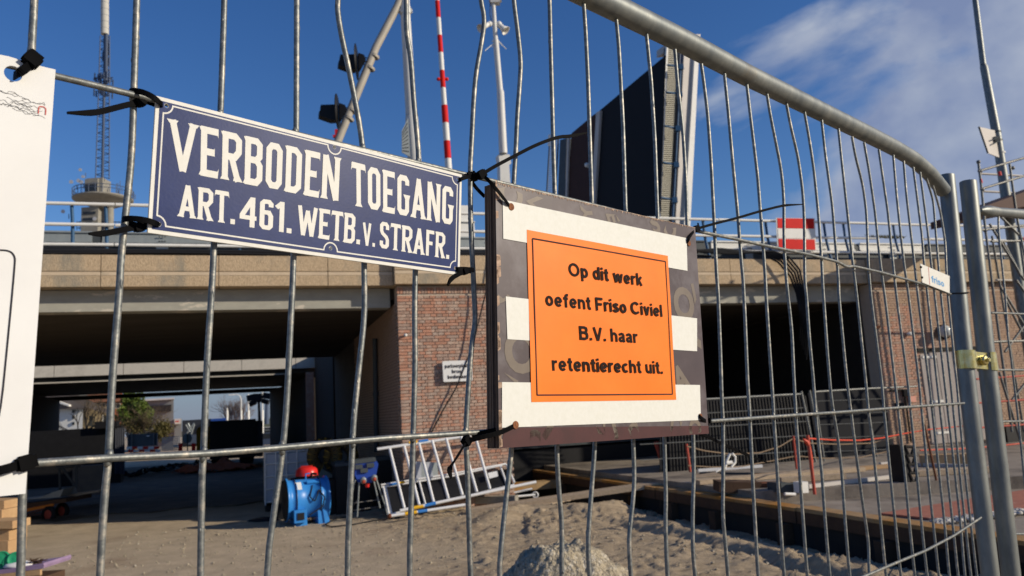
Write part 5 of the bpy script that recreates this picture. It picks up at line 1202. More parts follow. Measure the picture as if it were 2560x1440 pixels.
for i, (a, b) in enumerate((((1640,1104),(1668,1198)),)):
    q = G(); q.tube([P(*a, -.3), P(*b, -.3)], .045, 6); obj('orange_stake', q, M['redpost'], label='orange brown stake standing by the gangplank', cat='stake')

# ================================================================== LADDERS AND FRAMES
def PL(x, y, top, lean=(-.28, -.80), zt=1.15):   # point on the leaning plane of the frames
    return P(x, y, lean[0]*top+lean[1]*(1-top))
lad = root('guardrail_frame', PL(1150,1270,0), 'white aluminium scaffold frame with seven rungs leaning on the brick pier', 'scaffold frame')
R0_, R1_ = [(943,1123),(1192,1087),(1230,1082)], [(1000,1277),(1130,1249),(1340,1205)]
q = G(); q.tube([PL(x, y, 1) for x, y in R0_], .026, 10); obj('top_rail', q, M['alu'], lad)
q = G(); q.tube([PL(x, y, 0) for x, y in R1_], .026, 10); obj('bottom_rail', q, M['alu'], lad)
for a, b in (((974,1121),(1011,1271)), ((1010,1114),(1048,1262)), ((1047,1107),(1084,1255)), ((1080,1101),(1121,1247)), ((1115,1096),(1156,1238)), ((1152,1091),(1192,1230)), ((1187,1088),(1225,1223))):
    q = G(); q.tube([PL(*a, 1), PL(*b, 0)], .025, 8); obj('rung', q, M['alu'], lad)
for pts, mt, t in ((((1022,1108),(1043,1105)), 'yel', 1), (((1047,1104.5),(1070,1101)), 'bluet', 1), (((1033,1270),(1058,1265)), 'yel', 0), (((1062,1264),(1089,1258)), 'bluet', 0)):
    q = G(); q.tube([PL(*p, t) for p in pts], .028, 10); obj('colour_band', q, M[mt], lad)
br_ = root('loose_brace', P(1060,1285,-.95), 'white aluminium brace tube with yellow and blue bands lying on the sand under the frame', 'brace')
q = G(); q.tube([P(975,1290,-.95), P(1163,1262,-.95)], .024, 10); obj('tube', q, M['alu'], br_)
for a, b, mt in (((1012,1284.5),(1042,1280),'yel'), ((1045,1279.5),(1068,1276),'bluet')):
    q = G(); q.tube([P(*a, -.95), P(*b, -.95)], .027, 10); obj('colour_band', q, M[mt], br_)
q = G(); q.sph(P(974,1290,-.95), .04, 8, 6); obj('end_hook', q, M['rust'], br_)
l2 = (-.10, -.34)
def P2_(x, y, t): return P(x, y, l2[0]*t+l2[1]*(1-t))
pf = root('scaffold_platform', P2_(1130,1270,0), 'black scaffold platform with aluminium edge and pale sticker standing on its side', 'scaffold platform')
q = G(); q.prism([P2_(965,1286,0), P2_(1283,1212,0), P2_(1268,1172,1), P2_(958,1222,1)], N*.03); obj('panel', q, M['black'], pf)
for pts, t in (([(953,1218),(1130,1190),(1255,1163)], 1), ([(952,1212),(1130,1184),(1262,1160),(1270,1165)], 1)):
    q = G(); q.tube([P2_(x, y, t)-N*.02 for x, y in pts], .017, 8); obj('edge_rail', q, M['alu'], pf)
q = G(); q.tube([P2_(968,1288,0)-N*.02, P2_(1285,1212,0)-N*.02], .02, 8); obj('edge_rail', q, M['alu'], pf)
for a, b in (((958,1218),(972,1286)), ((963,1217),(978,1284)), ((1047,1203),(1063,1262)), ((1250,1166),(1268,1216)), ((1266,1162),(1285,1207))):
    q = G(); q.tube([P2_(*a, 1)-N*.02, P2_(*b, 0)-N*.02], .02, 8); obj('cross_bar', q, M['alu'], pf)
q = G(); q.prism([P2_(1221,1196,.3)-N*.06, P2_(1243,1190,.3)-N*.06, P2_(1240,1177,.6)-N*.06, P2_(1217,1182,.6)-N*.06], -N*.003); obj('sticker', q, M['salmon'], pf)
for a, b, mt in (((996,1207),(1010,1204.5),'yel'), ((972,1212),(992,1208),'bluet')):
    q = G(); q.tube([P2_(*a, 1)-N*.04, P2_(*b, 1)-N*.04], .021, 8); obj('colour_band', q, M[mt], pf)
for k, (a, b) in enumerate((((1180,1240),(1285,1213)), ((1215,1246),(1330,1222)), ((1232,1247),(1338,1237)))):
    lab = ['thin white tube end poking out right of the frame, topmost', 'white brace tube lying behind the kerb block', 'white tube with a ring end lying on the sand near the gangplank'][k]
    q = G(); q.tube([P(*a, .15), P(*b, .15)], .02, 8)
    if k == 2: q.tube([P(1338,1237,.15)+V((math.cos(t)*.05, 0, math.sin(t)*.05)) for t in np.linspace(0, 6.28, 12)[:-1]], .014, 6, closed=True)
    obj('brace_tube', q, M['alu'], label=lab, cat='brace')
bdw = root('leaning_sheet', P(1070,1200,-.06), 'grey blue striped sheet leaning on the bricks behind the frame', 'sheet')
for k in range(4):
    u0, u1 = k/4, (k+1)/4; q4 = [P(1039,1154,-.06), P(1092,1156,-.06), P(1097,1199,-.10), P(1039,1205,-.10)]
    q = G(); q.prism([bil(q4, u0, 0), bil(q4, u1, 0), bil(q4, u1, 1), bil(q4, u0, 1)], -N*.012); obj('strip', q, M['grey_box'] if k % 2 else M['steelb'] if k == 3 else M['ibc'], bdw)

# ================================================================== BLOWER, VACUUM, CRATES
fc = g(760, 1311); 
fn = root('axial_blower', fc, 'bright blue axial blower fan with switch box standing in the sun', 'fan')
axd = unit((.88, .42, 0)); sdv = unit(np.cross(V((0, 0, 1)), axd)); cz = fc+V((.0, .15, .40)); r0 = .315
q = G(); q.lathe(cz-axd*.33, [(r0+.035, -.01), (r0+.035, .02), (r0, .03), (r0, .12), (r0+.012, .125), (r0+.012, .145), (r0, .15), (r0, .50), (r0+.012, .505), (r0+.012, .525), (r0, .53), (r0, .63), (r0+.035, .64), (r0+.035, .67), (r0-.01, .67)], 36, frame(axd)); obj('drum', q, M['fanblue'], fn)
q = G(); q.lathe(cz-axd*.345, [(r0+.02, .0), (r0-.02, -.006), (.06, .0)], 30, frame(axd)); obj('dark_mouth', q, M['black'], fn)
for t_ in (-.20, .19):
    q = G(); q.lathe(cz+axd*t_, [(r0+.016, -.008), (r0+.016, .008)], 36, frame(axd)); obj('rubber_band', q, M['blackm'], fn)
for t_ in (-.12, .24):
    q = G(); a = cz+axd*t_; q.prism([a-sdv*.0+V((0, 0, -.25))-axd*.10+sdv*.22*s_*1.0 if False else a+V((0, 0, z_))+sdv*y_-axd*.10 for y_, z_ in ((-.30, -.40), (.30, -.40), (.26, -.18), (-.26, -.18))], axd*.18); obj('foot', q, M['fanblue'], fn)
fd_ = -sdv if sdv[1] > 0 else sdv
q = G(); q.box(cz+fd_*.34-axd*.16+V((0, 0, -.24)), (.10, .05, .10), (axd, fd_, V((0, 0, 1)))); obj('switch_housing', q, M['fanblue'], fn)
q = G(); q.box(cz+fd_*.395-axd*.16+V((0, 0, -.24)), (.055, .012, .055), (axd, fd_, V((0, 0, 1)))); obj('switch', q, M['black'], fn)
q = G(); q.box(cz+fd_*.22+V((0, 0, .225))-axd*.16, (.05, .004, .075), (axd, unit(fd_+V((0, 0, .9))), unit(V((0, 0, 1))-fd_*.9))); obj('label_plate', q, M['salmon'], fn)
q = G(); q.box(cz+fd_*.20+V((0, 0, .27))+axd*.08, (.10, .02, .03), (axd, unit(fd_+V((0, 0, 1.1))), unit(V((0, 0, 1))-fd_*.9))); q.tube([cz+V((0, 0, .31)), cz+V((0, 0, .40)), cz+V((0, 0, .40))+axd*.07], .014, 6); obj('top_bracket', q, M['fanblue'], fn)
q = G(); q.tube(smooth_path([cz+fd_*.24+V((0, 0, .22))+axd*.06, cz+fd_*.34+V((0, 0, .05))+axd*.0, cz+fd_*.36+V((0, 0, -.03))+axd*.07, cz+fd_*.34+V((0, 0, .07))+axd*.12, cz+fd_*.30+V((0, 0, .15))+axd*.15, cz+fd_*.35+V((0, 0, .02))+axd*.24, cz+fd_*.36+V((0, 0, -.12))+axd*.20, cz+fd_*.36+V((0, 0, -.24))-axd*.02]), .011, 6); obj('power_lead', q, M['blackm'], fn)
# black boxes behind
q = G(); a = g(690,1298)+V((0, .02, 0)); q.box(a+V((.50, .25, .31)), (.53, .25, .31), (D, N, Z)); q.box(a+V((.25, .25, .64)), (.26, .2, .03), (D, N, Z))
for k in range(5): q.box(a+D*.15+V((0, -.02, .42+.035*k)), (.16, .012, .010), (D, N, Z))
obj('black_generator', q, M['black'], label='black plastic machine case behind the blue blower', cat='machine')
vc = root('red_vacuum', a+V((.52, .0, .62)), 'red topped wet vacuum standing on the black case', 'vacuum')
q = G(); cV = a+V((.56, -.02, .63)); q.lathe(cV, [(.16, 0), (.19, .04), (.20, .09)], 20); obj('base_ring', q, M['black'], vc)
q = G(); q.lathe(cV, [(.205, .09), (.20, .12), (.195, .19), (.15, .235), (.06, .245)], 20); q.box(cV+V((0, 0, .25)), (.10, .03, .012)); obj('red_cap', q, M['redpl'], vc)
q = G(); q.tube([cV+V((.1, -.14, .13)), cV+V((.22, -.2, .12))], .02, 6); obj('hose_socket', q, M['black'], vc)
q = G(); q.box(a+V((.16, -.02, .67)), (.10, .025, .02)); obj('brush', q, M['plank'], label='small wooden hand brush on the black case', cat='brush')
cr_ = root('black_bin', g(870,1296)+V((.0, .7, 0)), 'black plastic bin with grey lid beside the blue blower', 'bin')
b0_ = g(862,1292)+V((-.04, .75, 0))
q = G(); q.box(b0_+V((0, 0, .42)), (.30, .35, .42), (D, N, Z)); obj('body', q, M['black'], cr_)
q = G(); q.box(b0_+V((0, 0, .87)), (.32, .37, .03), (D, N, Z)); q.box(b0_+V((-.18, -.1, .91)), (.08, .1, .015), (D, N, Z)); obj('lid', q, M['contgrey'], cr_)
cr2 = root('black_bin', g(950,1285)+V((0, 1.0, 0)), 'second black bin with grey lid, behind the distribution board', 'bin')
b1_ = g(945,1283)+V((.1, 1.0, 0))
q = G(); q.box(b1_+V((0, 0, .44)), (.36, .35, .44), (D, N, Z)); obj('body', q, M['black'], cr2)
q = G(); q.box(b1_+V((0, 0, .91)), (.38, .37, .03), (D, N, Z)); obj('lid', q, M['contgrey'], cr2)
# yellow duct: two coils
for k, (cx, cy, lab) in enumerate(((812,1140,'coil of yellow ribbed ventilation duct, left one above the red vacuum'), (850,1142,'coil of yellow ribbed ventilation duct, right one by the bins'))):
    c = P(cx, cy, 1.6); dt = root('air_duct', c-V((0, 0, .3)), lab, 'duct')
    pts = [c+D*(math.cos(t)*.22+(.02 if k else 0))+V((0, 0, math.sin(t)*.24))+N*(.12*t/3) for t in np.linspace(-1.0+k*.5, 4.4+k*.5, 16)]
    q = G(); q.tube(pts, .105, 12); obj('hose', q, M['duct'], dt)
    q = G()
    for i in range(len(pts)-1):
        for u in (0, .33, .66):
            p_ = pts[i]+(pts[i+1]-pts[i])*u; d_ = unit(pts[i+1]-pts[i]); q.tube([p_-d_*.008, p_+d_*.008], .112, 12)
    obj('wire_ribs', q, M['blackm'], dt, kind='stuff')
# intermediate bulk container
ib = root('bulk_container', g(664,1280), 'white plastic bulk container in a steel cage on a dark pallet', 'bulk container')
i0_ = g(664,1280)
def IB(s, n, z): return i0_ + D*s + N*n + Z*z
q = G(); q.box(IB(.50, .60, .62), (.48, .58, .46), (D, N, Z)); obj('tank', q, M['ibc'], ib)
q = G(); q.box(IB(.5, .6, .055), (.5, .6, .05), (D, N, Z)); obj('pallet', q, M['black'], ib)
for z in (.18, .42, .66, .90, 1.12):
    q = G(); q.tube([IB(0, 0, z), IB(1, 0, z), IB(1, 1.2, z), IB(0, 1.2, z)], .013, 6, closed=True); obj('cage_hoop', q, M['alu'], ib)
for s in np.linspace(0, 1, 6):
    q = G(); q.tube([IB(s, 0, .12), IB(s, 0, 1.13)], .012, 6); obj('cage_bar', q, M['alu'], ib)
for n_ in np.linspace(.2, 1.2, 6):
    q = G(); q.tube([IB(0, n_, .12), IB(0, n_, 1.13)], .012, 6); obj('cage_bar', q, M['alu'], ib)
for s in (.25, .5, .75):
    q = G(); q.tube([IB(s, 0, 1.12), IB(s, 1.2, 1.12)], .012, 6); obj('top_bar', q, M['alu'], ib)
# power distribution board on a tubular stand
pb = root('distribution_board', P(915,1290,-.45), 'blue site power distribution board with red sockets on a tubular stand', 'power board')
ND = -.45
q = G(); q.prism([P(886,1158,ND), P(938,1147,ND), P(946,1160,ND), P(938,1200,ND), P(930,1206,ND), P(898,1208,ND), P(888,1190,ND)], N*.22); obj('body', q, M['royal'], pb)
q = G(); q.prism([P(884,1150,ND)-N*.02, P(938,1143,ND)-N*.02, P(940,1153,ND)-N*.02, P(886,1160,ND)-N*.02], N*.28); obj('dark_hood', q, M['contgrey'], pb)
for x, y in ((897,1167), (926,1163), (910,1176)):
    q = G(); q.box(P(x, y, ND-.02), (.06, .02, .035), (D, N, Z)); obj('breaker_window', q, M['contgrey'], pb)
for x, y in ((908,1199), (935,1193)):
    q = G(); ax_ = unit(-N*1-V((0, 0, .5))); q.lathe(P(x, y, ND-.02), [(.050, 0), (.050, .05), (.04, .055)], 12, frame(ax_)); obj('socket', q, M['grey_box'], pb)
    q = G(); q.lathe(P(x, y, ND-.02)+ax_*.07, [(.030, -.01), (.028, .01), (.01, .01)], 12, frame(ax_)); obj('socket_face', q, M['redpost'], pb)
q = G(); q.lathe(P(918,1208,ND+.05), [(.036, 0), (.034, -.06), (.02, -.07)], 12); obj('hanging_plug', q, M['redpl'], pb)
for pts in ([(898,1206),(893,1292)], [(888,1200),(868,1280)], [(934,1200),(950,1270)], [(940,1196),(962,1262),(968,1285)]):
    q = G(); q.tube([P(x, y, ND+.05*(i)) for i, (x, y) in enumerate(pts)], .012, 8); obj('leg', q, M['grey_box'], pb)
for a, b in (((880,1258),(958,1248)), ((884,1276),(962,1264)), ((893,1252),(884,1262))):
    q = G(); q.tube([P(*a, ND+.3), P(*b, ND+.4)], .008, 6); obj('cross_bar', q, M['gas'], pb)
q = G(); q.tube(smooth_path([g(1010,1292,.02), g(940,1300,.02), g(880,1312,.02), g(828,1317,.02), g(812,1312,.02), g(840,1296,.02), g(880,1290,.02)]), .011, 6); obj('power_cable', q, M['blackm'], label='thin black cable looping over the sand in front of the power board', cat='cable')
q = G(); q.sph(g(668,1300,.0), (.32, .22, .05), 12, 6, jit=.3); obj('dark_rag', q, M['blackm'], label='dark crumpled sheet on the ground left of the blower', cat='sheet')
for k, (x, y) in enumerate(((2255,1380), (1640,1240), (1470,1298))):
    q = G(); q.sph(g(x, y, .0)+V((0, 0, .02)), (.06, .05, .04), 8, 5, jit=.5)
    obj('stone', q, M['rubble'] if k == 0 else M['mound'], label=['white lump lying in the shade of the timber edging', 'brown clod beside the gangplank over the pit', 'small clod on the sand below the plywood board'][k], cat='stone')

# ================================================================== LEFT: CART, BLOCKS, BOTTLES
ct = root('flat_cart', g(100,1300), 'low orange trailer cart with dark load in the shade', 'cart')
yc = g(135,1298)[1]
def C_(x, y, d=0): return Y_(x, y, yc+d)
q = G(); q.prism([C_(-60,1290), C_(28,1279), C_(132,1259), C_(132,1266), C_(28,1287), C_(-60,1299)], (0, .05, 0)); obj('side_rail', q, M['orange_st'], ct)
q = G(); q.prism([C_(-40,1310), C_(60,1281), C_(60,1286), C_(-40,1318)], (0, .05, 0)); obj('drawbar', q, M['yel'], ct)
q = G(); q.prism([C_(-60,1276,.06), C_(165,1246,.06), C_(165,1256,.06), C_(-60,1290,.06)], (0, 1.0, 0)); obj('bed', q, M['timber_dk'], ct)
for x, y, d, r in ((122,1286,-.05,.165), (156,1277,.5,.165), (30,1297,.0,.12)):
    q = G(); q.lathe(C_(x, y, d), [(r*.6, -.04), (r, -.03), (r, .03), (r*.6, .04)], 20, frame((.35, 1, 0))); w_ = obj('wheel', q, M['tyre'], ct)
    q = G(); q.lathe(C_(x, y, d)-V((0, .04, 0)), [(r*.6, 0), (r*.5, -.008), (.02, -.01)], 16, frame((.35, 1, 0))); obj('rim', q, M['redpost'], w_)
q = G(); q.tube([C_(70,1286), C_(112,1272)], .012, 6); q.tube([C_(60,1290), C_(110,1284)], .012, 6); obj('stay', q, M['rust'], ct)
for k, qd in enumerate(([(40,1250),(100,1243),(160,1222),(150,1243)], [(108,1246),(130,1230),(162,1222),(168,1238)], [(150,1240),(245,1226),(245,1230),(190,1240)])):
    q = G(); q.prism([C_(x, y, .2+.3*k) for x, y in qd[::-1]], (0, .4, .01)); obj('sheet_metal', q, M['grey_box'] if k < 2 else M['plank'], label=['dark flat sheet lying across the cart bed', 'bent grey steel offcut resting on the cart', 'thin pale lath sticking out past the cart'][k], cat='sheet' if k < 2 else 'lath')
for k, x in enumerate((90, 108, 122)):
    gb_ = g(x, 1246, 0)+V((0, 2.2, 0)); q = G(); r = .11; q.lathe(gb_, [(r, 0), (r, .45), (r*.8, .52), (r*.35, .56), (r*.3, .62)], 14); obj('gas_bottle', q, M['gas'], label='grey gas bottle in the shade behind the cart, %s of the three' % ['leftmost', 'middle', 'rightmost'][k], cat='gas bottle', group='gas bottles behind the cart')
st = root('trestle', P(150,1215,7), 'thin dark steel frame with a diagonal in the shade behind the cart', 'frame')
for a, b in (((148,1160),(150,1225)), ((152,1165),(190,1218)), ((190,1160),(192,1220)), ((140,1168),(200,1164))):
    q = G(); q.tube([P(*a, 6), P(*b, 6)], .03, 6); obj('bar', q, M['contgrey'], st)
q = G(); a = P(222,1200,8); q.box(a, (.32, .2, .35), (D, N, Z)); obj('grey_case', q, M['gas'], label='small grey case on the ground behind the steel frame', cat='case')
yb = 9.6
def Cb(x, y, d=0): return Y_(x, y, yb+d)
for k, (x0, y0, x1, y1, d) in enumerate(((-60,1303,31,1322,0), (-50,1323,22,1352,.05), (-40,1353,20,1384,0), (-70,1252,10,1272,.4), (-60,1275,4,1300,.3))):
    q = G(); a, b = Cb(x0, y0, d), Cb(x1, y1, d); q.prism([Cb(x0, y1, d), Cb(x1, y1, d), Cb(x1, y0, d), Cb(x0, y0, d)], (0, .35, 0))
    obj('wood_block', q, M['cardboard'], label='pale sawn wood block at the left edge, %s in the pile' % ['third from the top', 'fourth from the top', 'lowest', 'topmost', 'second from the top'][k], cat='wood block', group='wood blocks in the pile at the left edge')
yk = 7.0
def Ck(x, y, d=0): return Y_(x, y, yk+d)
pc = root('pallet_box', Ck(40,1500), 'wooden crate with a lilac board on top at the bottom left corner', 'crate')
q = G(); q.prism([Ck(-80,1437), Ck(98,1412), Ck(108,1408), Ck(110,1414), Ck(108,1421), Ck(-80,1446)], (0, .42, 0)); obj('lilac_board', q, M['lilac'], pc)
for k, (y0, y1) in enumerate(((1424,1438), (1441,1462), (1466,1490))):
    q = G(); q.prism([Ck(-80,y1+16), Ck(100,y1), Ck(100,y0), Ck(-80,y0+20)], (0, .03, 0)); obj('slat', q, M['cardboard'], pc)
q = G(); q.wb(Ck(-90,0)[0], Ck(96,1450)[0], yk+.04, yk+.40, 0, Ck(40,1450)[2]); obj('body', q, M['timber_dk'], pc)
for k, (x, y, r) in enumerate(((36,1398,.062), (4,1394,.055), (2,1420,.05), (20,1406,.045), (-18,1402,.06))):
    q = G(); ax_ = unit((.25, -1, .25)); q.lathe(Ck(x, y, .1)-ax_*.05, [(r*.6, -.08), (r*.75, 0), (r, .01), (r, .045), (r*.86, .05), (r*.8, .042), (r*.3, .045), (.005, .046)], 22, frame(ax_))
    obj('green_cap', q, M['green'], label='green plastic pipe cap on the lilac board, %s' % ['largest, facing the viewer', 'behind at the upper left', 'lowest at the picture edge', 'small one between the others', 'hidden at the far left'][k], cat='pipe cap', group='green pipe caps on the crate')
q = G(); q.sph(Ck(48,1412,.12), (.13, .09, .028), 14, 7, jit=.35); obj('white_rag', q, M['cloth'], label='crumpled white cloth lying on the lilac board', cat='cloth')
q = G()
for k in range(60):
    a = Ck(80+random.uniform(-6, 26), 1404+random.uniform(-5, 6), .1); b = a+V((random.uniform(-.06, .06), random.uniform(-.03, .03), random.uniform(-.01, .03))); q.tube([a, b], .0025, 4)
obj('twig_litter', q, M['timber_dk'], label='tangle of dark twigs at the corner of the lilac board', cat='twigs', kind='stuff')

# ================================================================== UNDER THE BRIDGE, FURTHER BACK
dk = root('dark_container', P(200,1190,17), 'long dark container in the shade on the left under the viaduct', 'container')
q = G(); a, b = P(60,1183,17), P(284,1179,17); zt_ = P(200,1072,17)[2]; q.bb((a-O)@D-1.5, (b-O)@D, 17, 19.4, -.1, zt_); obj('body', q, M['black'], dk)
q = G(); s_ = (P(300,1100,17)-O)@D; q.bb(s_-.3, s_+.05, 16.9, 17.4, -.1, P(300,1064,17)[2]); obj('door', q, M['black'], dk)
for k in range(5):
    q = G(); x = 289+k*5.2; a = P(x, 1185, 16.85); q.tube([P(x, 1070, 16.85), a], .03, 5); obj('locking_bar', q, M['shed'], dk)
q = G(); q.box(P(268,1062,17), (.35, .3, .12), (D, N, Z)); obj('roof_box', q, M['black'], dk)
dc = root('site_container', P(590,1160,24), 'black site container silhouetted against the sky at the tunnel end', 'container')
s0_, s1_ = (P(524,1100,24)-O)@D, (P(640,1100,24)-O)@D
q = G(); q.bb(s0_, s1_, 24, 26.5, .35, P(600,1049,24)[2]); obj('body', q, M['black'], dc)
q = G(); q.bb(s1_+.01, s1_+.3, 24.2, 26, .35, P(640,1052,24)[2]); obj('end_panel', q, M['shed'], dc)
for s in (s0_+.4, s1_-.4):
    q = G(); q.lathe(B(s, 24.3, .3), [(.1, -.1), (.32, -.1), (.32, .1), (.1, .1)], 16, frame(N)); obj('wheel', q, M['tyre'], dc)
tp = root('orange_tarpaulin', P(545,1195,12), 'heap of crumpled orange tarpaulin on the tunnel floor', 'tarpaulin')
q = G(); c = g(540,1180); vs_ = []; n_ = 34
for i in range(n_+1):
    for j in range(n_+1):
        u, v = i/n_*2-1, j/n_*2-1; r = max(0, 1-(u*u+v*v)**.5*.98); hh = .55*r**.8*(.55+.5*math.sin(u*7+v*3)*math.cos(v*6-u*2))+.10*random.random()*(r > 0)
        vs_.append((c[0]+u*1.9, c[1]+v*1.0, max(.02, hh)))
q.add(vs_, [(i*(n_+1)+j, (i+1)*(n_+1)+j, (i+1)*(n_+1)+j+1, i*(n_+1)+j+1) for i in range(n_) for j in range(n_) if ((i-n_/2)**2+(j-n_/2)**2)**.5 < n_*.48+random.uniform(-3, 0)]); obj('folds', q, M['tarp'], tp)
q = G(); vs_ = []; ca, cb_ = g(330,1195), g(500,1165)
for i in range(41):
    for j in range(13):
        u, v = i/40, j/12; p = ca+(cb_-ca)*u; vs_.append((p[0]+random.uniform(-.05, .05), p[1]+(v-.5)*5.0, .03+.22*random.random()**3+.1*abs(math.sin(u*9+v*5))))
q.add(vs_, [(i*13+j, (i+1)*13+j, (i+1)*13+j+1, i*13+j+1) for i in range(40) for j in range(12)]); obj('black_foil', q, M['foil'], label='sheet of glossy black foil spread over the tunnel floor', cat='foil')
# light tower
lt = root('light_tower', P(657,1110,31), 'portable light tower with four floodlights beyond the tunnel', 'light tower')
YL = 46.
def L_(x, y, d=0): return Y_(x, y, YL+d)
q = G(); q.tube([L_(647,1000), L_(649,1060), L_(652,1150)], [.07, .09, .1], 8); obj('mast', q, M['black'], lt)
q = G(); q.tube([L_(627,996), L_(670,990)], .05, 6); obj('cross_arm', q, M['black'], lt)
q = G(); q.box(L_(646,995), (.20, .15, .25)); obj('hub', q, M['black'], lt)
for x, y, a in ((629,994,.2), (632,1008,.4), (669,990,-.2), (664,1004,-.3)):
    q = G(); ax_ = V((math.cos(a), 0, math.sin(a))); q.box(L_(x, y), (.24 if y < 1000 else .18, .14, .17 if y < 1000 else .13), (ax_, V((0, 1, 0)), np.cross(ax_, V((0, 1, 0))))); obj('floodlight', q, M['black'], lt)

# ================================================================== BEYOND THE TUNNEL
def far_box(q, x0, x1, y0, y1, Yd, depth):
    a, b = Y_(x0, y1, Yd), Y_(x1, y1, Yd); zt_ = Y_((x0+x1)/2, y0, Yd)[2]; zb_ = Y_((x0+x1)/2, y1, Yd)[2]
    e = unit((b[0]-.03*Yd, Yd, 0))*depth   # set back away from the road
    return q.prism([V((a[0], Yd, zb_)), V((b[0], Yd, zb_)), V((b[0], Yd, zt_)), V((a[0], Yd, zt_))], e)
w1 = root('white_house', Y_(190,1150,60), 'white rendered house with grey tiled roof at the left of the tunnel view', 'house')
q = G(); far_box(q, 100, 204, 1020, 1160, 60, 8); obj('wall', q, M['white_p'], w1)
q = G(); q.prism([Y_(60,1022,59.5), Y_(215,1022,59.5), Y_(185,1003,59.5), Y_(150,960,59.5), Y_(60,960,59.5)], unit((-.55, 1, 0))*3); obj('roof', q, M['roof'], w1)
q = G(); q.prism([Y_(146,1003,59.2), Y_(172,1012,59.2), Y_(172,1016,59.2), Y_(146,1008,59.2)], (0, .3, 0)); obj('verge_board', q, M['white_p'], w1)
for y in (1025, 1040, 1055):
    q = G(); far_box(q, 180, 186, y, y+7, 59.9, .2); obj('window', q, M['glass'], w1)
w2_ = root('cream_house', Y_(240,1150,64), 'cream house with dark sloping roof behind the bare tree', 'house')
q = G(); far_box(q, 204, 270, 1018, 1160, 64, 8); obj('wall', q, M['housecream'], w2_)
q = G(); q.prism([Y_(150,1002,63), Y_(285,1038,63), Y_(285,1030,63), Y_(190,985,63), Y_(150,985,63)], unit((-.55, 1, 0))*3); obj('roof', q, M['roof'], w2_)
for x in (222, 258):
    q = G(); far_box(q, x, x+9, 1040, 1066, 63.9, .2); obj('window', q, M['glass'], w2_)
q = G(); far_box(q, 254, 258, 1036, 1070, 63.85, .2); obj('window_frame', q, M['white_p'], w2_)
w3 = root('brick_house', Y_(290,1150,70), 'orange brick house with white framed windows behind the evergreen', 'house')
q = G(); far_box(q, 230, 303, 985, 1160, 70, 9); obj('wall', q, M['housebrick'], w3)
q = G(); q.prism([Y_(215,1005,69), Y_(310,1003,69), Y_(290,960,69), Y_(225,962,69)], unit((-.5, 1, 0))*3); obj('roof', q, M['rooforange'], w3)
for x0, x1 in ((240,262), (266,288), (291,300)):
    q = G(); far_box(q, x0-1.5, x1+1.5, 1008, 1022, 69.6, .3); f_ = obj('window', q, M['white_p'], w3); q = G(); far_box(q, x0, x1, 1010, 1020, 69.5, .08); obj('pane', q, M['glass'], f_)
w4 = root('office_block', Y_(400,1150,80), 'pale grey flat-roofed office block beyond the evergreen', 'building')
q = G(); far_box(q, 330, 433, 1000, 1150, 80, 14); obj('wall', q, M['greyfac'], w4)
q = G(); far_box(q, 330, 436, 997, 1001, 79.6, 15); obj('parapet', q, M['white_p'], w4)
for x0, x1, y0, y1 in ((340,372,1014,1028), (376,428,1013,1029)):
    q = G(); far_box(q, x0, x1, y0, y1, 79.8, .3); obj('window', q, M['glass'], w4)
w5 = root('shop_sign_block', Y_(443,1150,76), 'white shop front with a red striped sign beside the office block', 'building')
q = G(); far_box(q, 436, 454, 1047, 1092, 76, 6); obj('wall', q, M['greyfac'], w5)
q = G(); far_box(q, 436, 452, 1047, 1060, 75.7, .3); obj('fascia', q, M['white_p'], w5)
q = G(); far_box(q, 438, 448, 1052, 1055, 75.5, .1); obj('red_stripe', q, M['red'], w5)
w6 = root('dark_shed', Y_(520,1150,90), 'long dark blue industrial shed with a bright blue canopy', 'building')
q = G(); far_box(q, 455, 527, 1049, 1128, 90, 14); obj('wall', q, M['shed'], w6)
q = G(); far_box(q, 527, 568, 1046, 1128, 89.5, 14); obj('blue_canopy', q, M['awn'], w6)
q = G(); far_box(q, 470, 510, 1086, 1110, 89.7, .2); obj('window', q, M['steelb'], w6)
# grey container, barriers, fence stack, round sign, yellow machine
gc = root('grey_skip', Y_(350,1115,50), 'dark grey panelled container beyond the tunnel', 'container')
q = G(); far_box(q, 318, 394, 1084, 1116, 50, 2.4); obj('body', q, M['contgrey'], gc)
for x in (318, 328, 383, 392):
    q = G(); far_box(q, x, x+2.2, 1082, 1118, 49.9, .1); obj('rib', q, M['gas'], gc)
q = G(); far_box(q, 366, 374, 1089, 1091, 49.85, .1); obj('name_strip', q, M['white_p'], gc)
for k, (x0, x1, y, Yd) in enumerate(((316,398,1118,46), (320,402,1126,45), (322,396,1134,44))):
    b_ = root('road_barrier', Y_(x0, y+10, Yd), 'red and white road barrier board on feet, %s of the stacked row' % ['rearmost', 'middle', 'front'][k], 'barrier', 'red and white road barriers beyond the tunnel')
    n_ = 6
    for i in range(n_):
        xa, xb = x0+(x1-x0)*i/n_, x0+(x1-x0)*(i+1)/n_; q = G(); far_box(q, xa, xb, y-1.5, y+4.5, Yd, .08); obj('red_section' if (i+k) % 2 else 'white_section', q, M['red' if (i+k) % 2 else 'white_p'], b_)
    for x in (x0+6, x1-8):
        q = G(); far_box(q, x, x+3, y+4, y+12, Yd-.1, .3); obj('foot', q, M['contgrey'], b_)
fs = root('fence_stack', Y_(425,1130,48), 'leaning stack of grey fence panels beyond the tunnel', 'fence panels')
for k in range(9):
    q = G(); q.prism([Y_(404,1094+k*4,48-.05*k), Y_(445,1091+k*4,48-.05*k), Y_(445,1093.5+k*4,48-.05*k), Y_(404,1096.5+k*4,48-.05*k)], (0, .3, 0)); obj('panel_edge', q, M['grey_box'], fs)
rs = root('round_sign', Y_(468,1130,44), 'round grey road sign seen from behind on a short post', 'road sign')
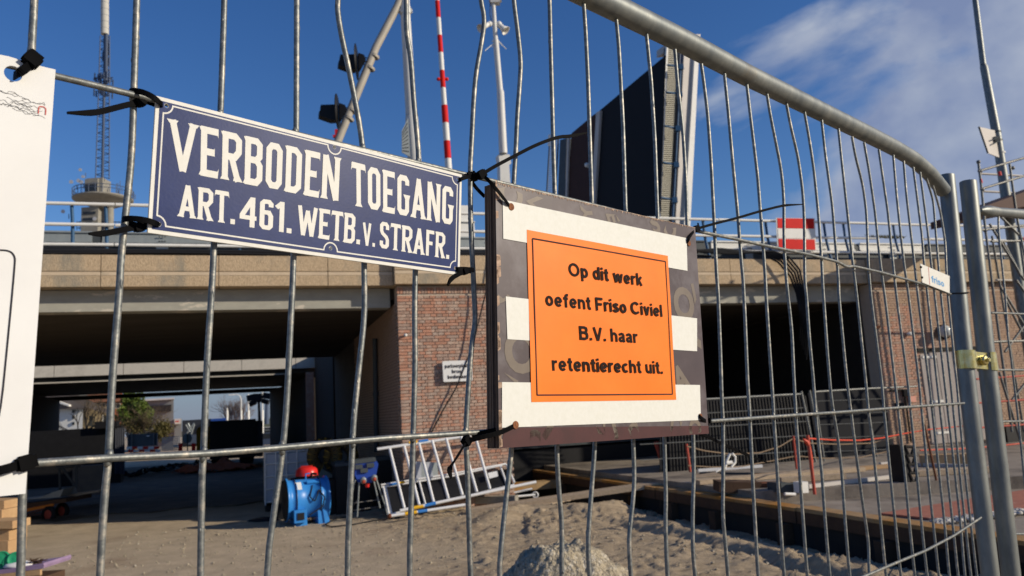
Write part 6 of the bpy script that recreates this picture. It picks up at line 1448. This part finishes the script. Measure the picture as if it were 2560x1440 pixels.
q = G(); q.lathe(Y_(468,1096,44), [(.27, 0), (.27, .03)], 24, frame((0, 1, 0))); obj('disc', q, M['grey_box'], rs)
q = G(); q.tube([Y_(468,1085,43.95), Y_(469,1131,43.95)], .035, 6); obj('post', q, M['contgrey'], rs)
for k, x in enumerate((451, 484)):
    q = G(); far_box(q, x-5, x+5, 1108, 1128, 45, .2); obj('red_block', q, M['red'], label='red plastic barrier foot %s of the round sign' % ['left', 'right'][k], cat='barrier foot', group='red barrier feet by the round sign')
ym = root('yellow_machine', Y_(500,1130,42), 'yellow construction machine half hidden by the container', 'machine')
q = G(); q.prism([Y_(491,1130,42), Y_(491,1076,42), Y_(496,1068,42), Y_(524,1066,42), Y_(524,1130,42)], (0, 2, 0)); obj('cab', q, M['machine'], ym)
q = G(); q.prism([Y_(503,1100,41.9), Y_(503,1076,41.9), Y_(520,1074,41.9), Y_(520,1100,41.9)], (0, .05, 0)); obj('window', q, M['glass'], ym)
# grabs and lamp posts
gb = root('orange_peel_grab', Y_(480,1090,60), 'tangle of grey steel arms behind the round sign', 'grab')
for a, b in (((462,1092),(485,1058)), ((470,1058),(478,1075)), ((486,1060),(478,1085)), ((465,1062),(475,1080))):
    q = G(); q.tube([Y_(*a, 60), Y_(*b, 60)], .06, 5); obj('arm', q, M['grey_box'], gb)
for k, (x, y0, Yd, arm) in enumerate(((603,988,90,-14), (621,985,75,0), (656,978,70,0), (568,1020,85,0))):
    lp = root('street_lamp', Y_(x, 1100, Yd), ['white street lamp with curved arm above the bush', 'thin white lamp post between the bush and the light tower', 'white lamp post behind the light tower', 'short white post at the left side of the bush'][k], 'street lamp')
    q = G(); q.tube([Y_(x, y0+(10 if arm else 0), Yd), Y_(x, 1026, Yd)], .055, 6); obj('upper_pole', q, M['white_p'], lp)
    q = G(); q.tube([Y_(x, 1026, Yd), Y_(x, 1120, Yd)], .12, 8); obj('lower_pole', q, M['white_p'], lp)
    if arm: q = G(); q.tube([Y_(x, y0+10, Yd), Y_(x-3, y0+2, Yd), Y_(x-9, y0-2, Yd), Y_(x-22, y0-2, Yd)], .05, 6); obj('arm', q, M['white_p'], lp); q = G(); q.box(Y_(x-24, y0-1, Yd), (.3, .1, .07)); obj('lantern', q, M['white_p'], lp)
for k, (x, y, Yd) in enumerate(((664,1082,80), (669,1090,76), (674,1086,84), (668,1102,66))):
    cr3 = root('parked_car', Y_(x, y+10, Yd), 'distant parked car at the right end of the tunnel view, %s' % ['pale one at the back', 'grey one in the middle', 'white one furthest right', 'nearest one'][k], 'car', 'parked cars far beyond the tunnel')
    p = Y_(x, y+10, Yd); zc = max(.25, p[2]); mt = M[['white_p', 'grey_box', 'white_p', 'steelb'][k]]
    q = G(); q.prism([p+V((-1.0, 0, 0)), p+V((1.0, 0, 0)), p+V((1.0, 0, .5)), p+V((.7, 0, .95)), p+V((-.6, 0, .95)), p+V((-1.0, 0, .5))], (0, 3.6, 0)); obj('body', q, mt, cr3)
    q = G(); q.prism([p+V((-.85, -.02, .5)), p+V((.85, -.02, .5)), p+V((.62, -.02, .9)), p+V((-.55, -.02, .9))], (0, .05, 0)); obj('windscreen', q, M['glass'], cr3)
    for s in (-1, 1):
        q = G(); q.lathe(p+V((s*.8, -.0, -.02)), [(.02, -.1), (.25, -.1), (.25, .1)], 10, frame((1, 0, 0))); obj('wheel', q, M['tyre'], cr3)
# trees
def branches(q, p, d, L, r, dep, up=.1, spread=.55):
    d = unit(d); e = p+d*L; mid = (p+e)/2+V([random.uniform(-.06, .06)*L for _ in range(3)])
    q.tube([p, mid, e], [r, r*.85, r*.65], 4 if dep < 2 else 6)
    if dep == 0: return
    for k in range(random.choice([2, 3, 3])):
        nd = d+V([random.uniform(-spread, spread) for _ in range(3)])+V((0, 0, up)); branches(q, p+(e-p)*random.uniform(.55, 1), nd, L*random.uniform(.6, .82), r*.55, dep-1, up, spread)
for k, (x, y, Yd, L, dep, lab) in enumerate(((232,1120,52,1.5,5,'bare leafless tree in front of the cream house'), (208,1118,50,1.1,4,'small bare tree at the left edge of the tunnel view'))):
    t_ = root('bare_tree', Y_(x, y, Yd), lab, 'tree'); p = Y_(x, y, Yd); q = G(); q.tube([V((p[0], p[1], 0)), p], [.16, .13], 6); obj('trunk', q, M['twig'], t_)
    q = G(); branches(q, p, V((.15, 0, 1)), L, .10, dep, .12, .7); branches(q, p, V((-.5, 0, 1)), L, .09, dep, .12, .6); obj('limbs', q, M['twig'], t_)
def leafball(q, c, r, n, sz, shape=1.0):
    for k in range(n):
        a = rng.normal(size=3); a /= np.linalg.norm(a); rr = (random.random()**.4)*(.80+.35*math.sin(a[0]*5+a[2]*4)*math.cos(a[1]*6+2))
        p = V(c)+a*V(r)*rr; u = rng.normal(size=3); u /= np.linalg.norm(u); w = np.cross(u, rng.normal(size=3)); w /= np.linalg.norm(w); s = sz*random.uniform(.6, 1.5)
        q.add([p-u*s, p+w*s*.6, p+u*s, p-w*s*.6], [(0, 1, 2, 3)])
ev = root('evergreen_tree', Y_(340,1140,56), 'dense yellow green evergreen tree in the middle of the tunnel view', 'tree')
q = G(); q.tube([V((Y_(340,1140,56)[0], 56, 0)), Y_(338,1050,56)], [.2, .1], 8); obj('trunk', q, M['twig'], ev)
q = G(); c = Y_(336,1034,56); leafball(q, c, (1.18, 1.1, 1.4), 6500, .10); leafball(q, Y_(326,1000,56), (.62, .6, .8), 1300, .09); leafball(q, Y_(352,1050,56), (.8, .8, .8), 1000, .08); obj('crown', q, M['leaf1'], ev)
sh = root('scrub_bush', Y_(385,1090,55), 'tangled olive scrub with bare twigs right of the evergreen', 'bush')
q = G(); leafball(q, Y_(350,1062,55), (1.3, 1, .8), 1300, .06); leafball(q, Y_(408,1070,54), (.75, .7, .62), 1600, .06); leafball(q, Y_(385,1090,54), (1.2, .8, .5), 1200, .06); obj('foliage', q, M['leaf2'], sh)
q = G()
for k in range(26):
    p = Y_(random.uniform(310, 410), 1096, 54.5); branches(q, p, V((random.uniform(-.4, .6), 0, 1)), random.uniform(.7, 1.25), .028, 3, .0, .8)
obj('twigs', q, M['twig'], sh, kind='stuff')
fb = root('far_bush', Y_(590,1070,95), 'reddish bare bush on the horizon between the lamp posts', 'bush')
q = G()
for k in range(34): branches(q, Y_(random.uniform(565, 612), 1062, 95), V((random.uniform(-.5, .5), 0, 1)), random.uniform(.9, 1.6), .05, 3, .1, .6)
obj('twigs', q, M['twigfar'], fb, kind='stuff')
q = G(); leafball(q, Y_(595,1040,96), (1.3, 1, 1.2), 900, .05); obj('haze_of_twigs', q, M['twigfar'], fb, kind='stuff')
sm = root('distant_spire', Y_(667,1050,240), 'faint thin tower far away at the right end of the tunnel view', 'tower')
q = G(); q.tube([Y_(667,1005,240), Y_(667,1060,240)], [.5, .7], 6); obj('shaft', q, M['steelb'], sm)

# ================================================================== RIGHT-HAND BAY: PANELS, ROPES, LUMBER
NF = -1.5
def Pf(x, y, n=NF): return P(x, y, n)
sl_ = root('corrugated_screen', Pf(1880,1170,.35), 'black corrugated screen standing behind the loose mesh panel', 'screen')
q = G(); NC = -.9
for k in range(46):
    x = 1668+k*7.6; xb = x+14+(x-1760)*.06; q.tube([P(x, 1003-.055*(x-1765), NC), P(xb, 1182-.05*(x-1765), NC)], .034, 6)
obj('ribs', q, M['black'], sl_, kind='stuff')
q = G(); q.prism([P(1650,1190,NC+.05), P(2050,1165,NC+.05), P(2010,985,NC+.05), P(1650,1008,NC+.05)], N*.02); obj('sheet', q, M['blackm'], sl_)
mpn = root('fence_mesh', Pf(1885,1175), 'grey mesh panel leaning in front of the black corrugated screen', 'fence panel')
q = G(); q.tube([Pf(1600,1006), Pf(1765,998), Pf(2001,985)], .019, 8); obj('top_rail', q, M['galv'], mpn)
q = G(); q.tube([Pf(2003,978), Pf(2026,1085), Pf(2040,1162)], .021, 8); obj('end_post', q, M['galv'], mpn)
for y in (1032, 1066, 1101, 1140):
    q = G(); q.tube([Pf(1600, y+10), Pf(2008+(y-985)*.2, y-13)], .008, 5); obj('cross_wire', q, M['galv'], mpn)
m2 = root('fence_mesh', Pf(2160,1160), 'second mesh panel on black sheeting, right of the gap', 'fence panel')
q = G(); q.tube([Pf(2030,980), Pf(2160,972), Pf(2292,966)], .019, 8); obj('top_rail', q, M['galv'], m2)
for a, b in (((2024,976),(2046,1090)), ((2036,985),(2062,1160)), ((2168,1015),(2196,1160))):
    q = G(); q.tube([Pf(*a), Pf(*b)], .018, 8); obj('post', q, M['galv'], m2)
for y in (1003, 1036, 1062, 1096, 1130):
    q = G(); q.tube([Pf(2040+(y-985)*.1, y), Pf(2226, y-7)], .006, 5); obj('cross_wire', q, M['galv'], m2)
q = G(); q.prism([P(2050,1165,-.9), P(2238,1155,-.9), P(2208,968,-.9), P(2020,982,-.9)], N*.02); obj('black_sheeting', q, M['blackm'], m2)
def stake(a, b, r, m, label):
    q = G(); q.tube([V(a), V(b)], r, 7); return obj('stake', q, M[m], label=label, cat='stake')
NSt = -5.3
stake(P(2019,1088,NSt), P(2037,1236,NSt), .022, 'redpost', 'red painted stake wrapped in red tape in front of the mesh panels')
stake(P(1983,1090,-2.4), P(1992,1174,-2.4), .02, 'redpost', 'orange stake holding the rope left of the taped red stake')
stake(P(1716,1110,-2.0), P(1726,1180,-2.0), .022, 'redpost', 'orange stake beside the lower right corner of the plywood board')
stake(P(2311,1060,-5.4), P(2342,1206,-5.4), .016, 'rust', 'dark rusty stake leaning in front of the plank door')
q = G(); q.tube([P(2008,1098,NSt), P(2016,1104,NSt), P(2024,1118,NSt), P(2028,1150,NSt), P(2031,1170,NSt)], [.012, .028, .018, .022, .012], 7); obj('tape_knot', q, M['redrope'], label='bunch of red tape knotted round the red stake', cat='tape')
def rope(pts, r, m, label, n=-2.4, n2=None):
    n2 = n if n2 is None else n2; L9 = max(1, len(pts)-1)
    q = G(); q.tube(smooth_path([P(x, y, n+(n2-n)*i/L9) for i, (x, y) in enumerate(pts)]), r, 6); return obj('rope', q, M[m], label=label, cat='rope')
rope([(2019,1096),(2080,1100),(2150,1101),(2205,1095),(2260,1084),(2320,1074),(2440,1062)], .011, 'redrope', 'red tape strung from the red stake towards the plank door', -5.3, -.5)
rope([(1718,1116),(1760,1127),(1830,1136),(1900,1132),(1950,1116),(1983,1096),(2020,1108),(2100,1111),(2180,1108),(2240,1092)], .010, 'rope', 'upper tan rope sagging between the orange stakes')
rope([(1720,1164),(1780,1168),(1850,1167),(1930,1152),(1990,1140),(2060,1146),(2150,1144),(2235,1125)], .008, 'rope', 'lower tan rope sagging between the orange stakes')
for k, (a, b) in enumerate((((2300,1126),(2560,1108)), ((2320,1145),(2560,1140)))):
    rope([a, ((a[0]+b[0])/2, (a[1]+b[1])/2+4), b], .014, 'redrope', ['red tape low across the plank door', 'lowest red tape in front of the plank door'][k], -1.7)
q = G(); q.tube([P(1812,1172,-3.2), P(1818,1150,-3.2), P(1825,1134,-3.2)], .02, 6); q.tube([P(1830,1134,-3.2), P(1838,1142,-3.2), P(1838,1156,-3.2), P(1828,1168,-3.2)], .02, 6); q.tube([P(1815,1158,-3.2), P(1830,1156,-3.2)], .03, 6); q.tube([P(1790,1180,-3.2), P(1812,1166,-3.2)], .012, 6)
obj('folding_crutch', q, M['white_p'], label='white plastic handle standing among the planks', cat='handle')
# lumber
def plk(name, x0, y0, x1, y1, n0, n1, w, hgt, m, label):
    return beam(name, g(x0, y0, .40+hgt*.6), g(x1, y1, .40+hgt*.6), w, hgt, m, label, 'plank' if name == 'plank' else 'pipe')
plk('plank', 1740,1205, 2150,1172, -1.3, -1.0, .28, .06, 'plank', 'warped grey plank along the slab edge in front of the mesh panels')
plk('plank', 1890,1190, 2250,1163, -1.1, -.7, .20, .05, 'cardboard', 'pale plank lying on top of the grey planks')
plk('plank', 1950,1200, 2110,1190, -1.5, -1.3, .14, .07, 'plank', 'short stub of plank near the white block')
plk('plank', 2250,1185, 2480,1172, -1.4, -1.2, .24, .07, 'plank', 'brown plank below the plank door')
plk('plank', 2300,1150, 2440,1146, -.6, -.5, .24, .16, 'cardboard', 'thick pale timber lying against the plank door')
plk('steel_pipe', 1745,1176, 1905,1165, -1.7, -1.5, .05, .05, 'alu', 'thin grey pipe resting on the planks near the plywood board corner')
plk('steel_pipe', 2020,1216, 2260,1188, -2.0, -1.8, .05, .05, 'leafwhite', 'long pale pipe lying on the slab by the red stake')
plk('steel_pipe', 2200,1160, 2262,1154, -1.6, -1.5, .05, .05, 'leafwhite', 'short pale pipe left of the black grid block')
plk('steel_pipe', 2290,1161, 2500,1168, -1.6, -1.5, .05, .05, 'leafwhite', 'pale pipe right of the black grid block')
plk('steel_pipe', 1750,1182, 2010,1186, -2.2, -1.9, .04, .03, 'contgrey', 'dark flat strip lying in front of the planks')
dm = root('dark_load', P(1880,1228,-4.3), 'dark brown stacked beams on the slab edge with a yellow tip', 'beams')
beam('beam', P(1790,1214,-4.0), P(1895,1216,-4.2), .4, .14, 'timber_dk', parent=dm); beam('beam', P(1890,1220,-4.2), P(1945,1220,-4.4), .3, .15, 'rust', parent=dm)
q = G(); q.lathe(P(1946,1221,-4.5), [(.075, -.02), (.08, .02), (.06, .04)], 14, frame(D)); obj('yellow_tip', q, M['yel'], dm)
q = G(); q.prism([P(1952,1208,-4.9), P(1990,1208,-4.9), P(1992,1232,-4.9), P(1954,1232,-4.9)], N*.3); obj('grey_block', q, M['contgrey'], dm)
q = G(); q.prism([P(2001,1206,-5.1), P(2020,1204,-5.1), P(2022,1232,-5.1), P(2004,1233,-5.1)][::-1], N*.15); obj('white_block', q, M['white_p'], label='small white block on the slab beside the red stake', cat='block')
q = G(); q.tube([P(1962,1235,-5.25), P(1988,1236,-5.25)], .02, 8); obj('rolled_tape', q, M['white_p'], label='small black and white roll on the slab below the grey block', cat='roll')
kb = root('grid_block', P(2270,1208,-5.3), 'black perforated plastic block standing upright on the slab', 'plastic block')
q = G(); q.prism([P(2249,1112,-5.3), P(2262,1112,-5.3), P(2278,1207,-5.3), P(2264,1207,-5.3)], N*.25); obj('side', q, M['black'], kb)
for k in range(5):
    y = 1116+k*22; x = 2263+k*3.4
    for (a, b, c, d) in ((x, y, x+22, y+1), (x, y, x+8, y+20), (x+22, y, x+16, y+20)):
        q = G(); q.tube([P(a, b, -5.3), P(c, d, -5.3)], .02, 6); obj('web', q, M['darkin'], kb)
q = G(); q.bb(12.6, 13.6, -1.0, -.6, .4, .75); obj('black_box', q, M['black'], label='low black box at the foot of the plank door', cat='box')
